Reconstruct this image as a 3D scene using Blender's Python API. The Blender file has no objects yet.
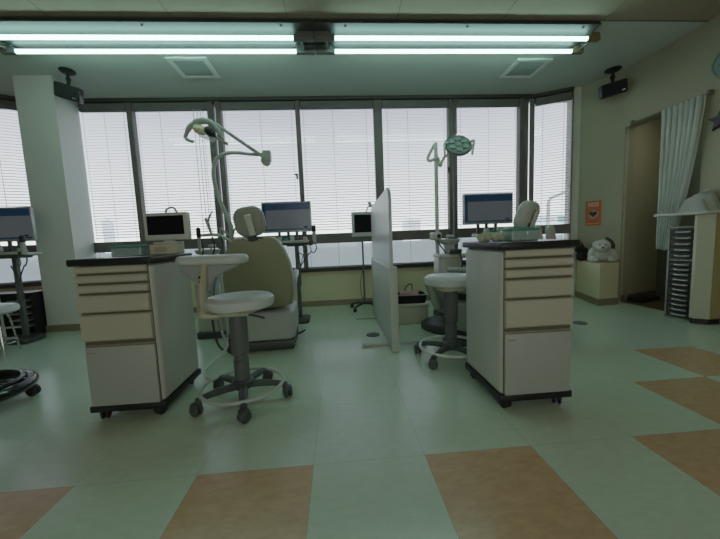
import bpy, bmesh, math, random
from mathutils import Vector, Matrix, Euler
random.seed(7)
R = math.radians
PI = math.pi
scene = bpy.context.scene
COL = scene.collection

# ------------------------------------------------------------------ materials
def new_mat(name):
    m = bpy.data.materials.new(name)
    m.use_nodes = True
    return m, m.node_tree, m.node_tree.nodes.get('Principled BSDF')

def pmat(name, col, rough=0.5, metal=0.0, var=0.06, scale=9.0, coat=0.0, emit=None, estr=0.0, spec=0.5, bump=0.0, bscale=120.0):
    m, nt, b = new_mat(name)
    c = (col[0], col[1], col[2], 1)
    tc = nt.nodes.new('ShaderNodeTexCoord')
    nz = nt.nodes.new('ShaderNodeTexNoise'); nz.inputs['Scale'].default_value = scale; nz.inputs['Detail'].default_value = 3
    nt.links.new(tc.outputs['Object'], nz.inputs['Vector'])
    mx = nt.nodes.new('ShaderNodeMix'); mx.data_type = 'RGBA'
    mx.inputs[6].default_value = tuple(v * (1 - var) for v in c[:3]) + (1,)
    mx.inputs[7].default_value = tuple(min(1, v * (1 + var)) for v in c[:3]) + (1,)
    nt.links.new(nz.outputs['Fac'], mx.inputs[0])
    nt.links.new(mx.outputs[2], b.inputs['Base Color'])
    b.inputs['Roughness'].default_value = rough
    b.inputs['Metallic'].default_value = metal
    b.inputs['Coat Weight'].default_value = coat
    b.inputs['Specular IOR Level'].default_value = spec
    if emit:
        b.inputs['Emission Color'].default_value = (emit[0], emit[1], emit[2], 1)
        b.inputs['Emission Strength'].default_value = estr
    if bump:
        n2 = nt.nodes.new('ShaderNodeTexNoise'); n2.inputs['Scale'].default_value = bscale
        nt.links.new(tc.outputs['Object'], n2.inputs['Vector'])
        bp = nt.nodes.new('ShaderNodeBump'); bp.inputs['Strength'].default_value = bump; bp.inputs['Distance'].default_value = 0.01
        nt.links.new(n2.outputs['Fac'], bp.inputs['Height'])
        nt.links.new(bp.outputs['Normal'], b.inputs['Normal'])
    return m

def vinyl(name, c1, c2, rough=0.3):
    m, nt, b = new_mat(name)
    tc = nt.nodes.new('ShaderNodeTexCoord')
    mp = nt.nodes.new('ShaderNodeMapping'); mp.inputs['Scale'].default_value = (3.0, 7.0, 1.0)
    mp.inputs['Rotation'].default_value = (0, 0, 0.35)
    n1 = nt.nodes.new('ShaderNodeTexNoise'); n1.inputs['Scale'].default_value = 5.0; n1.inputs['Detail'].default_value = 10
    n1.inputs['Roughness'].default_value = 0.72; n1.inputs['Distortion'].default_value = .35
    nt.links.new(tc.outputs['Object'], mp.inputs['Vector']); nt.links.new(mp.outputs['Vector'], n1.inputs['Vector'])
    cr = nt.nodes.new('ShaderNodeValToRGB')
    cr.color_ramp.elements[0].position = 0.3; cr.color_ramp.elements[0].color = (*c1, 1)
    cr.color_ramp.elements[1].position = 0.7; cr.color_ramp.elements[1].color = (*c2, 1)
    nt.links.new(n1.outputs['Fac'], cr.inputs['Fac'])
    # fine joints between the tiles
    br = nt.nodes.new('ShaderNodeTexBrick'); br.offset = 0.0; br.squash = 1.0
    br.inputs['Scale'].default_value = 1.0; br.inputs['Mortar Size'].default_value = 0.0016
    br.inputs['Brick Width'].default_value = TILE; br.inputs['Row Height'].default_value = TILE
    br.inputs['Mortar Smooth'].default_value = 0.6
    m2 = nt.nodes.new('ShaderNodeMapping'); m2.inputs['Location'].default_value = (-TX0 + 20 * TILE, -TY0 + 20 * TILE, 0)
    nt.links.new(tc.outputs['Object'], m2.inputs['Vector']); nt.links.new(m2.outputs['Vector'], br.inputs['Vector'])
    dk = nt.nodes.new('ShaderNodeMix'); dk.data_type = 'RGBA'; dk.blend_type = 'MULTIPLY'
    dk.inputs[7].default_value = (0.72, 0.74, 0.72, 1)
    nt.links.new(br.outputs['Fac'], dk.inputs[0]); nt.links.new(cr.outputs['Color'], dk.inputs[6])
    nt.links.new(dk.outputs[2], b.inputs['Base Color'])
    n3 = nt.nodes.new('ShaderNodeTexNoise'); n3.inputs['Scale'].default_value = 2.1; n3.inputs['Detail'].default_value = 4
    nt.links.new(tc.outputs['Object'], n3.inputs['Vector'])
    mr = nt.nodes.new('ShaderNodeMapRange'); mr.inputs['To Min'].default_value = rough - 0.025; mr.inputs['To Max'].default_value = rough + 0.03
    nt.links.new(n3.outputs['Fac'], mr.inputs['Value']); nt.links.new(mr.outputs['Result'], b.inputs['Roughness'])
    b.inputs['Specular IOR Level'].default_value = 0.65
    bp = nt.nodes.new('ShaderNodeBump'); bp.inputs['Strength'].default_value = 0.05; bp.inputs['Distance'].default_value = 0.01
    n4 = nt.nodes.new('ShaderNodeTexNoise'); n4.inputs['Scale'].default_value = 5.0
    nt.links.new(tc.outputs['Object'], n4.inputs['Vector']); nt.links.new(n4.outputs['Fac'], bp.inputs['Height'])
    nt.links.new(bp.outputs['Normal'], b.inputs['Normal'])
    return m

def glassy(name, tint=(0.97, 0.99, 0.98), gloss=0.06, alpha=0.0, body=(0.8, 0.8, 0.8)):
    m = bpy.data.materials.new(name); m.use_nodes = True
    nt = m.node_tree; nt.nodes.clear()
    o = nt.nodes.new('ShaderNodeOutputMaterial')
    t = nt.nodes.new('ShaderNodeBsdfTransparent'); t.inputs['Color'].default_value = (*tint, 1)
    g = nt.nodes.new('ShaderNodeBsdfGlossy'); g.inputs['Roughness'].default_value = 0.05
    mx = nt.nodes.new('ShaderNodeMixShader'); mx.inputs[0].default_value = gloss
    nt.links.new(t.outputs[0], mx.inputs[1]); nt.links.new(g.outputs[0], mx.inputs[2])
    last = mx
    if alpha:
        d = nt.nodes.new('ShaderNodeBsdfPrincipled'); d.inputs['Base Color'].default_value = (*body, 1); d.inputs['Roughness'].default_value = 0.4
        m3 = nt.nodes.new('ShaderNodeMixShader'); m3.inputs[0].default_value = alpha
        nt.links.new(mx.outputs[0], m3.inputs[1]); nt.links.new(d.outputs[0], m3.inputs[2]); last = m3
    nt.links.new(last.outputs[0], o.inputs['Surface'])
    return m

def sheer(name, col, trans=0.4, rough=0.7):
    m = bpy.data.materials.new(name); m.use_nodes = True
    nt = m.node_tree; nt.nodes.clear()
    o = nt.nodes.new('ShaderNodeOutputMaterial')
    d = nt.nodes.new('ShaderNodeBsdfDiffuse'); t = nt.nodes.new('ShaderNodeBsdfTranslucent')
    tc = nt.nodes.new('ShaderNodeTexCoord'); nz = nt.nodes.new('ShaderNodeTexNoise'); nz.inputs['Scale'].default_value = 6
    nt.links.new(tc.outputs['Object'], nz.inputs['Vector'])
    mc = nt.nodes.new('ShaderNodeMix'); mc.data_type = 'RGBA'
    mc.inputs[6].default_value = (*[v * .95 for v in col], 1); mc.inputs[7].default_value = (*[min(1, v * 1.04) for v in col], 1)
    nt.links.new(nz.outputs['Fac'], mc.inputs[0])
    nt.links.new(mc.outputs[2], d.inputs['Color']); nt.links.new(mc.outputs[2], t.inputs['Color'])
    mx = nt.nodes.new('ShaderNodeMixShader'); mx.inputs[0].default_value = trans
    nt.links.new(d.outputs[0], mx.inputs[1]); nt.links.new(t.outputs[0], mx.inputs[2]); nt.links.new(mx.outputs[0], o.inputs['Surface'])
    return m

TILE = 0.4541; TX0 = -1.043; TY0 = 1.2075
M = dict(
    green=vinyl('green_vinyl', (0.565, 0.665, 0.525), (0.66, 0.75, 0.605), 0.185),
    brown=vinyl('brown_vinyl', (0.54, 0.345, 0.20), (0.68, 0.455, 0.275), 0.24),
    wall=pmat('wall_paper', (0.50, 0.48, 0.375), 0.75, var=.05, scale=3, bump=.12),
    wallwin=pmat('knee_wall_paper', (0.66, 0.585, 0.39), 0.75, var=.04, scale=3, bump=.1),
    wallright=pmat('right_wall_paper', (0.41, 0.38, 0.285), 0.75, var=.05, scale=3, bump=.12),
    pillar=pmat('pillar_paper', (0.74, 0.735, 0.69), 0.75, var=.05, scale=4, bump=.15),
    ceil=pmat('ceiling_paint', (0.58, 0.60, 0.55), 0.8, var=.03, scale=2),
    ceilnear=pmat('near_ceiling_board', (0.40, 0.32, 0.255), 0.8, var=.03, scale=2),  # browner, darker than the ceiling paint; dimmer warm light put into the colour
    seam=pmat('ceiling_seam', (0.20, 0.19, 0.16), 0.8),
    base=pmat('baseboard_vinyl', (0.27, 0.215, 0.145), 0.5),
    bronze=pmat('bronze_aluminium', (0.060, 0.050, 0.042), 0.5, metal=.1, var=.1),
    bronzelit=pmat('bronze_sash', (0.15, 0.128, 0.115), 0.55, metal=.1, var=.1),
    jamb=pmat('cream_jamb', (0.60, 0.58, 0.50), 0.6),
    glass=glassy('window_glass'),
    slat=sheer('blind_slat', (0.50, 0.50, 0.535), .2),
    headrail=pmat('blind_headrail', (0.15, 0.135, 0.13), 0.5),
    cord=pmat('blind_cord', (0.55, 0.54, 0.54), 0.7),
    tube=pmat('fluorescent_tube', (0.9, 0.95, 0.93), 0.4, emit=(0.54, 1.0, 0.88), estr=7.5),
    tray=pmat('light_tray', (0.07, 0.072, 0.07), 0.45),
    socket=pmat('lamp_socket', (0.16, 0.155, 0.145), 0.5),
    socketwarm=pmat('aged_socket', (0.22, 0.18, 0.10), 0.5),
    ventframe=pmat('vent_frame', (0.84, 0.85, 0.82), 0.5),
    ventdark=pmat('vent_grille', (0.52, 0.54, 0.52), 0.6),
    black=pmat('black_plastic', (0.014, 0.014, 0.015), 0.42, var=.2),
    blackgloss=pmat('black_gloss', (0.010, 0.010, 0.012), 0.16, coat=.5),
    silver=pmat('silver_badge', (0.6, 0.6, 0.6), 0.3, metal=.8),
    cream=pmat('cart_cream_enamel', (0.54, 0.52, 0.475), 0.36, var=.03),
    drawer=pmat('drawer_cream', (0.50, 0.475, 0.375), 0.34, var=.03),
    doorw=pmat('cart_door_white', (0.42, 0.43, 0.40), 0.34, var=.03),
    recess=pmat('drawer_gap_shade', (0.15, 0.125, 0.085), 0.6),  # dark tone paints the shadow under drawer lips and in the gaps
    lockm=pmat('lock_plate', (0.42, 0.38, 0.28), 0.4, metal=.5),
    worktop=pmat('black_worktop', (0.016, 0.015, 0.016), 0.3, var=.2),
    whitepad=pmat('white_vinyl_pad', (0.60, 0.62, 0.60), 0.36, var=.03),
    beige=pmat('beige_plastic', (0.52, 0.49, 0.36), 0.45, var=.04),
    palegrey=pmat('pale_grey_plastic', (0.46, 0.47, 0.45), 0.45, var=.04),
    lilac=pmat('grey_lilac_shell', (0.36, 0.375, 0.37), 0.4, var=.04),
    dkgrey=pmat('dark_grey_plastic', (0.075, 0.082, 0.080), 0.45, var=.1),
    midgrey=pmat('mid_grey_plastic', (0.13, 0.137, 0.135), 0.45, var=.1),
    ring=pmat('ring_enamel', (0.50, 0.52, 0.47), 0.32),
    ringwhite=pmat('white_ring_enamel', (0.70, 0.71, 0.66), 0.32),
    rubber=pmat('rubber_wheel', (0.022, 0.022, 0.022), 0.5),
    olive=pmat('olive_shell', (0.30, 0.295, 0.19), 0.5, var=.05),
    oliveedge=pmat('olive_light_edge', (0.52, 0.52, 0.42), 0.45, var=.03),
    headpad=pmat('grey_green_pad', (0.44, 0.455, 0.40), 0.45, var=.05),
    headpadw=pmat('pale_pad', (0.56, 0.57, 0.53), 0.45, var=.05),
    headback=pmat('headrest_back', (0.33, 0.34, 0.285), 0.45, var=.05),
    bracket=pmat('headrest_bracket', (0.62, 0.63, 0.55), 0.45, var=.05),
    unit=pmat('dental_unit_white', (0.60, 0.60, 0.54), 0.35, var=.04),
    lampgreen=pmat('lamp_grey_green', (0.40, 0.43, 0.38), 0.38, var=.05),
    lampdark=pmat('lamp_dark_green', (0.12, 0.15, 0.13), 0.4, var=.15),
    lens=pmat('lamp_lens', (0.20, 0.24, 0.22), 0.3),
    reflector=pmat('lamp_yellow_reflector', (0.75, 0.70, 0.42), 0.25, var=.05),
    clearp=glassy('clear_plastic', (0.93, 0.96, 0.95), .08, .35, (0.75, 0.80, 0.78)),
    frost=glassy('frosted_plastic', (0.88, 0.96, 0.94), .06, .62, (0.46, 0.62, 0.57)),
    teal=pmat('teal_lid', (0.07, 0.33, 0.27), 0.4, var=.06),
    creambox=pmat('cream_carton', (0.62, 0.58, 0.44), 0.6),
    label=pmat('carton_label', (0.45, 0.40, 0.28), 0.6),
    cotton=pmat('yellow_cotton', (0.50, 0.52, 0.36), 0.9, var=.1, bump=.6, bscale=60),
    monwhite=pmat('monitor_white_bezel', (0.62, 0.62, 0.57), 0.4),
    bezel=pmat('monitor_silver_bezel', (0.40, 0.41, 0.43), 0.35, metal=.3),
    scr=pmat('screen_grey', (0.022, 0.026, 0.032), 0.25, emit=(0.16, 0.183, 0.20), estr=0.17),
    scrblue=pmat('screen_blue_band', (0.01, 0.02, 0.045), 0.25, emit=(0.02, 0.08, 0.16), estr=0.10),
    scroff=pmat('screen_off', (0.006, 0.006, 0.008), 0.5, spec=.15),
    acryl=pmat('partition_white_panel', (0.60, 0.60, 0.61), 0.35, var=.03),
    acryl2=pmat('partition_grey_panel', (0.50, 0.51, 0.49), 0.4, var=.03),
    postw=pmat('partition_post', (0.50, 0.52, 0.46), 0.4, var=.03),
    casew=pmat('white_case', (0.52, 0.52, 0.43), 0.4, var=.04),
    pink=pmat('pink_pouch', (0.42, 0.20, 0.15), 0.6, var=.15),
    red=pmat('red_cloth', (0.25, 0.02, 0.03), 0.7),
    chrome=pmat('chrome', (0.6, 0.6, 0.6), 0.18, metal=1.0),
    counterw=pmat('counter_cream', (0.56, 0.54, 0.42), 0.45, var=.04),
    countery=pmat('counter_front_yellow_shade', (0.44, 0.36, 0.18), 0.5, var=.06),  # darker than the cream; shade of the side turned from the window, painted in
    countertop=pmat('counter_top', (0.56, 0.56, 0.52), 0.35),
    rackmetal=pmat('rack_frame', (0.38, 0.38, 0.35), 0.4, metal=.4),
    rackdark=pmat('rack_drawer_dark', (0.075, 0.076, 0.072), 0.35, var=.15),
    rackpull=pmat('rack_drawer_pull', (0.50, 0.50, 0.48), 0.3, metal=.6),
    cloth=pmat('grey_striped_cloth', (0.42, 0.42, 0.37), 0.85, var=.15, scale=14),
    curtain=sheer('curtain_fabric', (0.64, 0.68, 0.63), .22),
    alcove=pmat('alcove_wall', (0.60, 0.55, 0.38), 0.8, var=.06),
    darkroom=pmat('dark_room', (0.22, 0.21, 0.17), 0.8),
    threshold=pmat('wood_threshold', (0.16, 0.10, 0.045), 0.5),
    rail=pmat('curtain_rail', (0.20, 0.19, 0.15), 0.4),
    poster=pmat('poster_orange', (0.54, 0.13, 0.045), 0.5, var=.04),
    posterw=pmat('poster_print_pale', (0.66, 0.50, 0.38), 0.5),
    posterd=pmat('poster_dark_heart', (0.10, 0.03, 0.02), 0.5),
    plush=pmat('white_plush', (0.60, 0.59, 0.52), 0.95, var=.15, scale=30, bump=.8, bscale=90),
    plushdark=pmat('grey_plush', (0.09, 0.085, 0.08), 0.95, var=.2, bump=.6),
    blackcloth=pmat('black_cloth', (0.012, 0.011, 0.013), 0.8, var=.3),
    clockface=pmat('clock_face', (0.60, 0.66, 0.62), 0.4),
    clockrim=pmat('clock_rim', (0.22, 0.30, 0.27), 0.35),
    asphalt=pmat('pale_asphalt', (0.56, 0.65, 0.56), 0.8, var=.08, scale=.2),
    bldg=pmat('hazy_building', (0.66, 0.63, 0.63), 0.9, var=.05, scale=.2, emit=(.75, .78, .84), estr=.85),  # emission paints aerial haze onto the far buildings
    bldgblue=pmat('hazy_blue_building', (0.52, 0.60, 0.66), 0.9, var=.05, scale=.2, emit=(.74, .81, .90), estr=.85),  # bluer, with the same haze painted as emission
    bldgwin=pmat('hazy_building_window', (0.40, 0.45, 0.50), 0.5, emit=(.7, .75, .82), estr=.75),  # panes glow only to carry the painted haze
    signgreen=pmat('hazy_green_sign', (0.20, 0.50, 0.44), 0.6, emit=(.5, .8, .75), estr=.3),  # emission pales the sign like the haze on the buildings
    hill=pmat('hazy_hill', (0.45, 0.52, 0.56), 0.9, var=.05, emit=(.72, .80, .90), estr=.8),  # haze over the hill, put in as emission
    pole=pmat('street_pole', (0.60, 0.62, 0.62), 0.5),
    hose=pmat('grey_hose', (0.30, 0.31, 0.29), 0.5),
    hosedark=pmat('dark_hose', (0.06, 0.062, 0.06), 0.5),
)

# ------------------------------------------------------------------ geometry helpers
def catmull(pts, n=6, closed=False):
    P = [Vector(p) for p in pts]
    if len(P) < 3: return P
    out = []
    N = len(P)
    rng = range(N if closed else N - 1)
    for i in rng:
        p0 = P[(i - 1) % N] if closed or i > 0 else P[0] * 2 - P[1]
        p1, p2 = P[i], P[(i + 1) % N]
        p3 = P[(i + 2) % N] if closed or i + 2 < N else P[-1] * 2 - P[-2]
        for k in range(n):
            t = k / n
            out.append(0.5 * ((2 * p1) + (p2 - p0) * t + (2 * p0 - 5 * p1 + 4 * p2 - p3) * t * t + (3 * p1 - p0 - 3 * p2 + p3) * t ** 3))
    if not closed: out.append(P[-1])
    return out

class MB:
    def __init__(s): s.v = []; s.f = []; s.mi = []
    def add(s, vs, fs, mat=0, tf=None):
        b = len(s.v)
        for p in vs:
            p = Vector(p)
            s.v.append(tf @ p if tf is not None else p)
        for f in fs: s.f.append([b + i for i in f]); s.mi.append(mat)
        return s
    def addbm(s, bm, mat=0, tf=None):
        bm.verts.ensure_lookup_table()
        for i, v in enumerate(bm.verts): v.index = i
        s.add([v.co.copy() for v in bm.verts], [[v.index for v in f.verts] for f in bm.faces], mat, tf)
        bm.free(); return s
    def box(s, x0, x1, y0, y1, z0, z1, bev=0.0, seg=2, mat=0, tf=None):
        bm = bmesh.new(); bmesh.ops.create_cube(bm, size=1)
        bmesh.ops.scale(bm, vec=(x1 - x0, y1 - y0, z1 - z0), verts=bm.verts)
        bmesh.ops.translate(bm, vec=((x0 + x1) / 2, (y0 + y1) / 2, (z0 + z1) / 2), verts=bm.verts)
        if bev: bmesh.ops.bevel(bm, geom=list(bm.edges), offset=min(bev, .49 * min(x1 - x0, y1 - y0, z1 - z0)), segments=seg, affect='EDGES', profile=.5)
        return s.addbm(bm, mat, tf)
    def cbox(s, c, d, rot=(0, 0, 0), bev=0.0, seg=2, mat=0):
        tf = Matrix.Translation(c) @ Euler(rot).to_matrix().to_4x4()
        return s.box(-d[0] / 2, d[0] / 2, -d[1] / 2, d[1] / 2, -d[2] / 2, d[2] / 2, bev, seg, mat, tf)
    def tube(s, pts, r, n=10, smooth=0, cap=True, closed=False, mat=0, flat=1.0):
        P = catmull(pts, smooth, closed) if smooth else [Vector(p) for p in pts]
        N = len(P)
        rr = list(r) if isinstance(r, (list, tuple)) else [r] * N
        if len(rr) != N: rr = [rr[min(len(rr) - 1, int(i / max(1, N - 1) * (len(rr) - 1) + .5))] for i in range(N)]
        rings = []; up = None
        for i, p in enumerate(P):
            a = P[(i - 1) % N] if closed or i > 0 else p
            b = P[(i + 1) % N] if closed or i < N - 1 else p
            t = (b - a).normalized()
            if up is None:
                up = Vector((0, 0, 1)) if abs(t.z) < .9 else Vector((0, 1, 0))
            u = t.cross(up)
            if u.length < 1e-6: u = t.orthogonal()
            u.normalize(); w = u.cross(t).normalized(); up = w
            rings.append([p + (u * math.cos(2 * PI * k / n) + w * math.sin(2 * PI * k / n) * flat) * rr[i] for k in range(n)])
        vs = [v for ring in rings for v in ring]
        fs = []
        for i in range(N if closed else N - 1):
            j = (i + 1) % N
            for k in range(n):
                fs.append([i * n + k, i * n + (k + 1) % n, j * n + (k + 1) % n, j * n + k])
        if cap and not closed:
            fs.append(list(range(n))[::-1]); fs.append([(N - 1) * n + k for k in range(n)])
        return s.add(vs, fs, mat)
    def lathe(s, prof, n=24, c=(0, 0, 0), mat=0, tf=None, sx=1.0, sy=1.0):
        vs, fs = [], []
        for r, z in prof:
            for k in range(n):
                a = 2 * PI * k / n
                vs.append(Vector((c[0] + r * sx * math.cos(a), c[1] + r * sy * math.sin(a), c[2] + z)))
        for i in range(len(prof) - 1):
            for k in range(n):
                fs.append([i * n + k, i * n + (k + 1) % n, (i + 1) * n + (k + 1) % n, (i + 1) * n + k])
        if prof[0][0] > 1e-5: fs.append(list(range(n))[::-1])
        if prof[-1][0] > 1e-5: fs.append([(len(prof) - 1) * n + k for k in range(n)])
        return s.add(vs, fs, mat, tf)
    def ball(s, c, r, rot=(0, 0, 0), mat=0, seg=14):
        bm = bmesh.new(); bmesh.ops.create_uvsphere(bm, u_segments=seg, v_segments=max(6, seg // 2 + 2), radius=1)
        r = (r, r, r) if not isinstance(r, (tuple, list)) else r
        tf = Matrix.Translation(c) @ Euler(rot).to_matrix().to_4x4() @ Matrix.Diagonal((*r, 1))
        return s.addbm(bm, mat, tf)
    def prism(s, poly, d0, d1, axis='z', bev=0.0, seg=2, mat=0, tf=None):
        """polygon in a plane, extruded along axis from d0 to d1 (axis y: poly is x,z ; axis x: poly is y,z)"""
        def P(u, v, d): return {'z': (u, v, d), 'y': (u, d, v), 'x': (d, u, v)}[axis]
        bm = bmesh.new()
        a = [bm.verts.new(P(u, v, d0)) for u, v in poly]; b = [bm.verts.new(P(u, v, d1)) for u, v in poly]
        n = len(poly)
        bm.faces.new(a); bm.faces.new(b[::-1])
        for i in range(n): bm.faces.new([a[i], b[i], b[(i + 1) % n], a[(i + 1) % n]])
        bmesh.ops.recalc_face_normals(bm, faces=bm.faces)
        if bev:
            es = [e for e in bm.edges if (e.verts[0] in a) == (e.verts[1] in a)]
            bmesh.ops.bevel(bm, geom=es, offset=bev, segments=seg, affect='EDGES', profile=.5)
        return s.addbm(bm, mat, tf)
    def build(s, name, mat, parent=None, smooth=True, angle=38):
        me = bpy.data.meshes.new(name)
        me.from_pydata([tuple(v) for v in s.v], [], s.f)
        mats = mat if isinstance(mat, (list, tuple)) else [mat]
        for m in mats: me.materials.append(m if not isinstance(m, str) else M[m])
        if len(mats) > 1: me.polygons.foreach_set('material_index', s.mi)
        bm = bmesh.new(); bm.from_mesh(me); bmesh.ops.recalc_face_normals(bm, faces=bm.faces); bm.to_mesh(me); bm.free()
        if smooth:
            me.polygons.foreach_set('use_smooth', [True] * len(me.polygons))
            me.set_sharp_from_angle(angle=R(angle))
        me.update()
        o = bpy.data.objects.new(name, me); COL.objects.link(o)
        if parent: o.parent = parent
        return o

def thing(name, label, cat, loc=(0, 0, 0), rz=0.0, group=None):
    o = bpy.data.objects.new(name, None); COL.objects.link(o)
    o.empty_display_size = .05
    o.location = loc; o.rotation_euler = (0, 0, rz); o['label'] = label; o['category'] = cat
    if group: o['group'] = group
    return o
def tag(o, label, cat, group=None):
    o['label'] = label; o['category'] = cat
    if group: o['group'] = group
    return o
def struct(o):
    o['kind'] = 'structure'; return o
def kids(o): return [c for c in bpy.data.objects if c.parent == o]
def copy_tree(o, parent=None):
    c = o.copy(); COL.objects.link(c)
    if parent: c.parent = parent
    for ch in kids(o): copy_tree(ch, c)
    return c
def dup(root, loc, rz, label, group=None):
    c = copy_tree(root); c.location = loc; c.rotation_euler = (0, 0, rz); c['label'] = label
    if group: c['group'] = group
    return c
def rrect(w, h, r, n=5):
    out = []
    for cx, cy, a0 in ((w / 2 - r, h / 2 - r, 0), (-w / 2 + r, h / 2 - r, 90), (-w / 2 + r, -h / 2 + r, 180), (w / 2 - r, -h / 2 + r, 270)):
        for k in range(n + 1):
            a = R(a0 + 90 * k / n); out.append((cx + r * math.cos(a), cy + r * math.sin(a)))
    return out

# ------------------------------------------------------------------ ROOM SHELL
ZC = 2.70            # ceiling
YW = 4.28            # window wall
XR = 3.40            # right wall
XL = -4.70
YB = -2.60
A = (-3.56, YW); B = (2.72, YW); C1 = (3.115, 4.065); C2 = (3.20, 4.04); D = (XR, 3.62)
LA = (-4.70, 3.62)

# floor: one mesh, tile by tile, some of the tiles brown
brown = {(-1, -1), (1, -1), (3, -1), (5, -1), (6, 0), (7, 1), (-3, -1)}
mb = MB()
for i in range(-10, 15):
    for j in range(-10, 8):
        x, y = TX0 + i * TILE, TY0 + j * TILE
        mb.add([(x, y, 0), (x + TILE, y, 0), (x + TILE, y + TILE, 0), (x, y + TILE, 0)], [[0, 1, 2, 3]], 1 if (i, j) in brown else 0)
struct(mb.build('floor', ['green', 'brown'], smooth=False))
# ceiling, with the boarded near field and its seams
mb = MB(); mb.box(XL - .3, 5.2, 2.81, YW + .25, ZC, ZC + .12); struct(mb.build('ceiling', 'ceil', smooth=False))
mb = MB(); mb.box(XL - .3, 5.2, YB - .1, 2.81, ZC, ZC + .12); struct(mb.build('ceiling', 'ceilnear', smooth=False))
mb = MB()
mb.box(XL, XR, 2.800, 2.812, ZC - .004, ZC)
for x in (-3.05, -2.14, -1.23, -.32, .58, 1.49, 2.40): mb.box(x, x + .006, YB, 2.80, ZC - .0015, ZC)
for y in (.9, -.9): mb.box(XL, XR, y, y + .006, ZC - .0015, ZC)
struct(mb.build('trim_1', 'seam', smooth=False))

def wallseg(name, p, q, z0, z1, th, mat, inset=0.0):
    """a slab whose inner face runs from p to q (plan); thickness goes to the outside (left of p->q)"""
    p, q = Vector((*p, 0)), Vector((*q, 0)); d = (q - p).normalized(); n = Vector((-d.y, d.x, 0))
    a, b = p, q; c, e = q + n * th, p + n * th
    vs = [(*a.xy, z0), (*b.xy, z0), (*c.xy, z0), (*e.xy, z0), (*a.xy, z1), (*b.xy, z1), (*c.xy, z1), (*e.xy, z1)]
    fs = [[3, 2, 1, 0], [4, 5, 6, 7], [0, 1, 5, 4], [1, 2, 6, 5], [2, 3, 7, 6], [3, 0, 4, 7]]
    return MB().add(vs, fs)
# knee wall below the windows
mb = wallseg('', A, B, 0, .47, .2, 'w'); struct(mb.build('wall_rear', 'wallwin', smooth=False))
mb = wallseg('', B, C1, 0, .47, .2, 'w'); struct(mb.build('wall_bay_east', 'wallwin', smooth=False))
mb = wallseg('', LA, A, 0, .47, .2, 'w'); struct(mb.build('wall_bay_west', 'wallwin', smooth=False))
# jamb strip and the wall with the poster
mb = wallseg('', C1, C2, 0, ZC, .2, 'w'); struct(mb.build('trim_2', 'jamb', smooth=False))
mb = wallseg('', C2, D, 0, ZC, .2, 'w'); struct(mb.build('wall_corner', 'wallright', smooth=False))
# right wall with the curtained opening
ZO = 2.05
Y1 = 2.79
mb = MB()
mb.box(XR, XR + .12, YB, Y1, 0, ZC)
mb.box(XR, XR + .12, Y1, 3.60, ZO, ZC); mb.box(XR, XR + .12, 3.60, 3.68, 0, ZC)
struct(mb.build('wall_right', 'wallright', smooth=False))
# recess behind the opening
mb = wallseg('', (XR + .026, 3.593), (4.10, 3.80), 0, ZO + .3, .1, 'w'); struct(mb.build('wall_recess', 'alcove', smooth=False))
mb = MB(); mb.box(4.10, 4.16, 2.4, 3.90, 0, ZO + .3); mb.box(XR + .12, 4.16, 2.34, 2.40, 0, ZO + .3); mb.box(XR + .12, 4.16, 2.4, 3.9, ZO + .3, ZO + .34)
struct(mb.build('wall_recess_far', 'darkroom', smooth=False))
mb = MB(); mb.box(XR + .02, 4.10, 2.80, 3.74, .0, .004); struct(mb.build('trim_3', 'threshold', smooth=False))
# other walls (out of frame)
mb = MB(); mb.box(XL - .1, XL, YB, 3.66, 0, ZC); struct(mb.build('wall_left', 'wall', smooth=False))
mb = MB(); mb.box(XL - .1, XR + .1, YB - .1, YB, 0, ZC); struct(mb.build('wall_front', 'wall', smooth=False))
# pillar on the window side
mb = MB(); mb.prism([(-3.24, 3.69), (-2.86, 3.69), (-3.07, 4.30), (-3.24, 4.30)], 0, ZC, 'z'); struct(mb.build('wall_pillar', 'pillar', smooth=False))
# baseboards
mb = MB(); mb.box(-3.05, 2.74, YW - .012, YW, 0, .075); struct(mb.build('baseboard_rear', 'base', smooth=False))
mb = MB(); mb.prism([(-3.252, 3.678), (-2.85, 3.678), (-3.053, 4.27), (-3.07, 4.27), (-2.868, 3.692), (-3.24, 3.692), (-3.24, 4.27), (-3.252, 4.27)], 0, .075, 'z'); struct(mb.build('baseboard_pillar', 'base', smooth=False))
mb = wallseg('', (XR + .026, 3.581), (4.09, 3.788), 0, .075, .012, 'b'); struct(mb.build('baseboard_recess', 'base', smooth=False))

# header band and sill
def run(p, q, y0, y1, z0, z1, mb=None):
    """box along p->q, y measured from the wall face toward the outside"""
    p, q = Vector((*p, 0)), Vector((*q, 0)); d = (q - p).normalized(); n = Vector((-d.y, d.x, 0)); L = (q - p).length
    tf = Matrix.Translation(p) @ Matrix(((d.x, n.x, 0, 0), (d.y, n.y, 0, 0), (0, 0, 1, 0), (0, 0, 0, 1)))
    mb = mb or MB(); mb.box(0, L, y0, y1, z0, z1, tf=tf); return mb
mb = MB()
for p, q in ((LA, A), (A, B), (B, C1)): run(p, q, -.05, .16, 2.66, ZC, mb)
struct(mb.build('trim_4', 'bronze', smooth=False))
mb = MB()
for p, q in ((LA, A), (A, B), (B, C1)): run(p, q, -.03, .16, .47, .50, mb)
struct(mb.build('trim_5', 'bronze', smooth=False))

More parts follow.
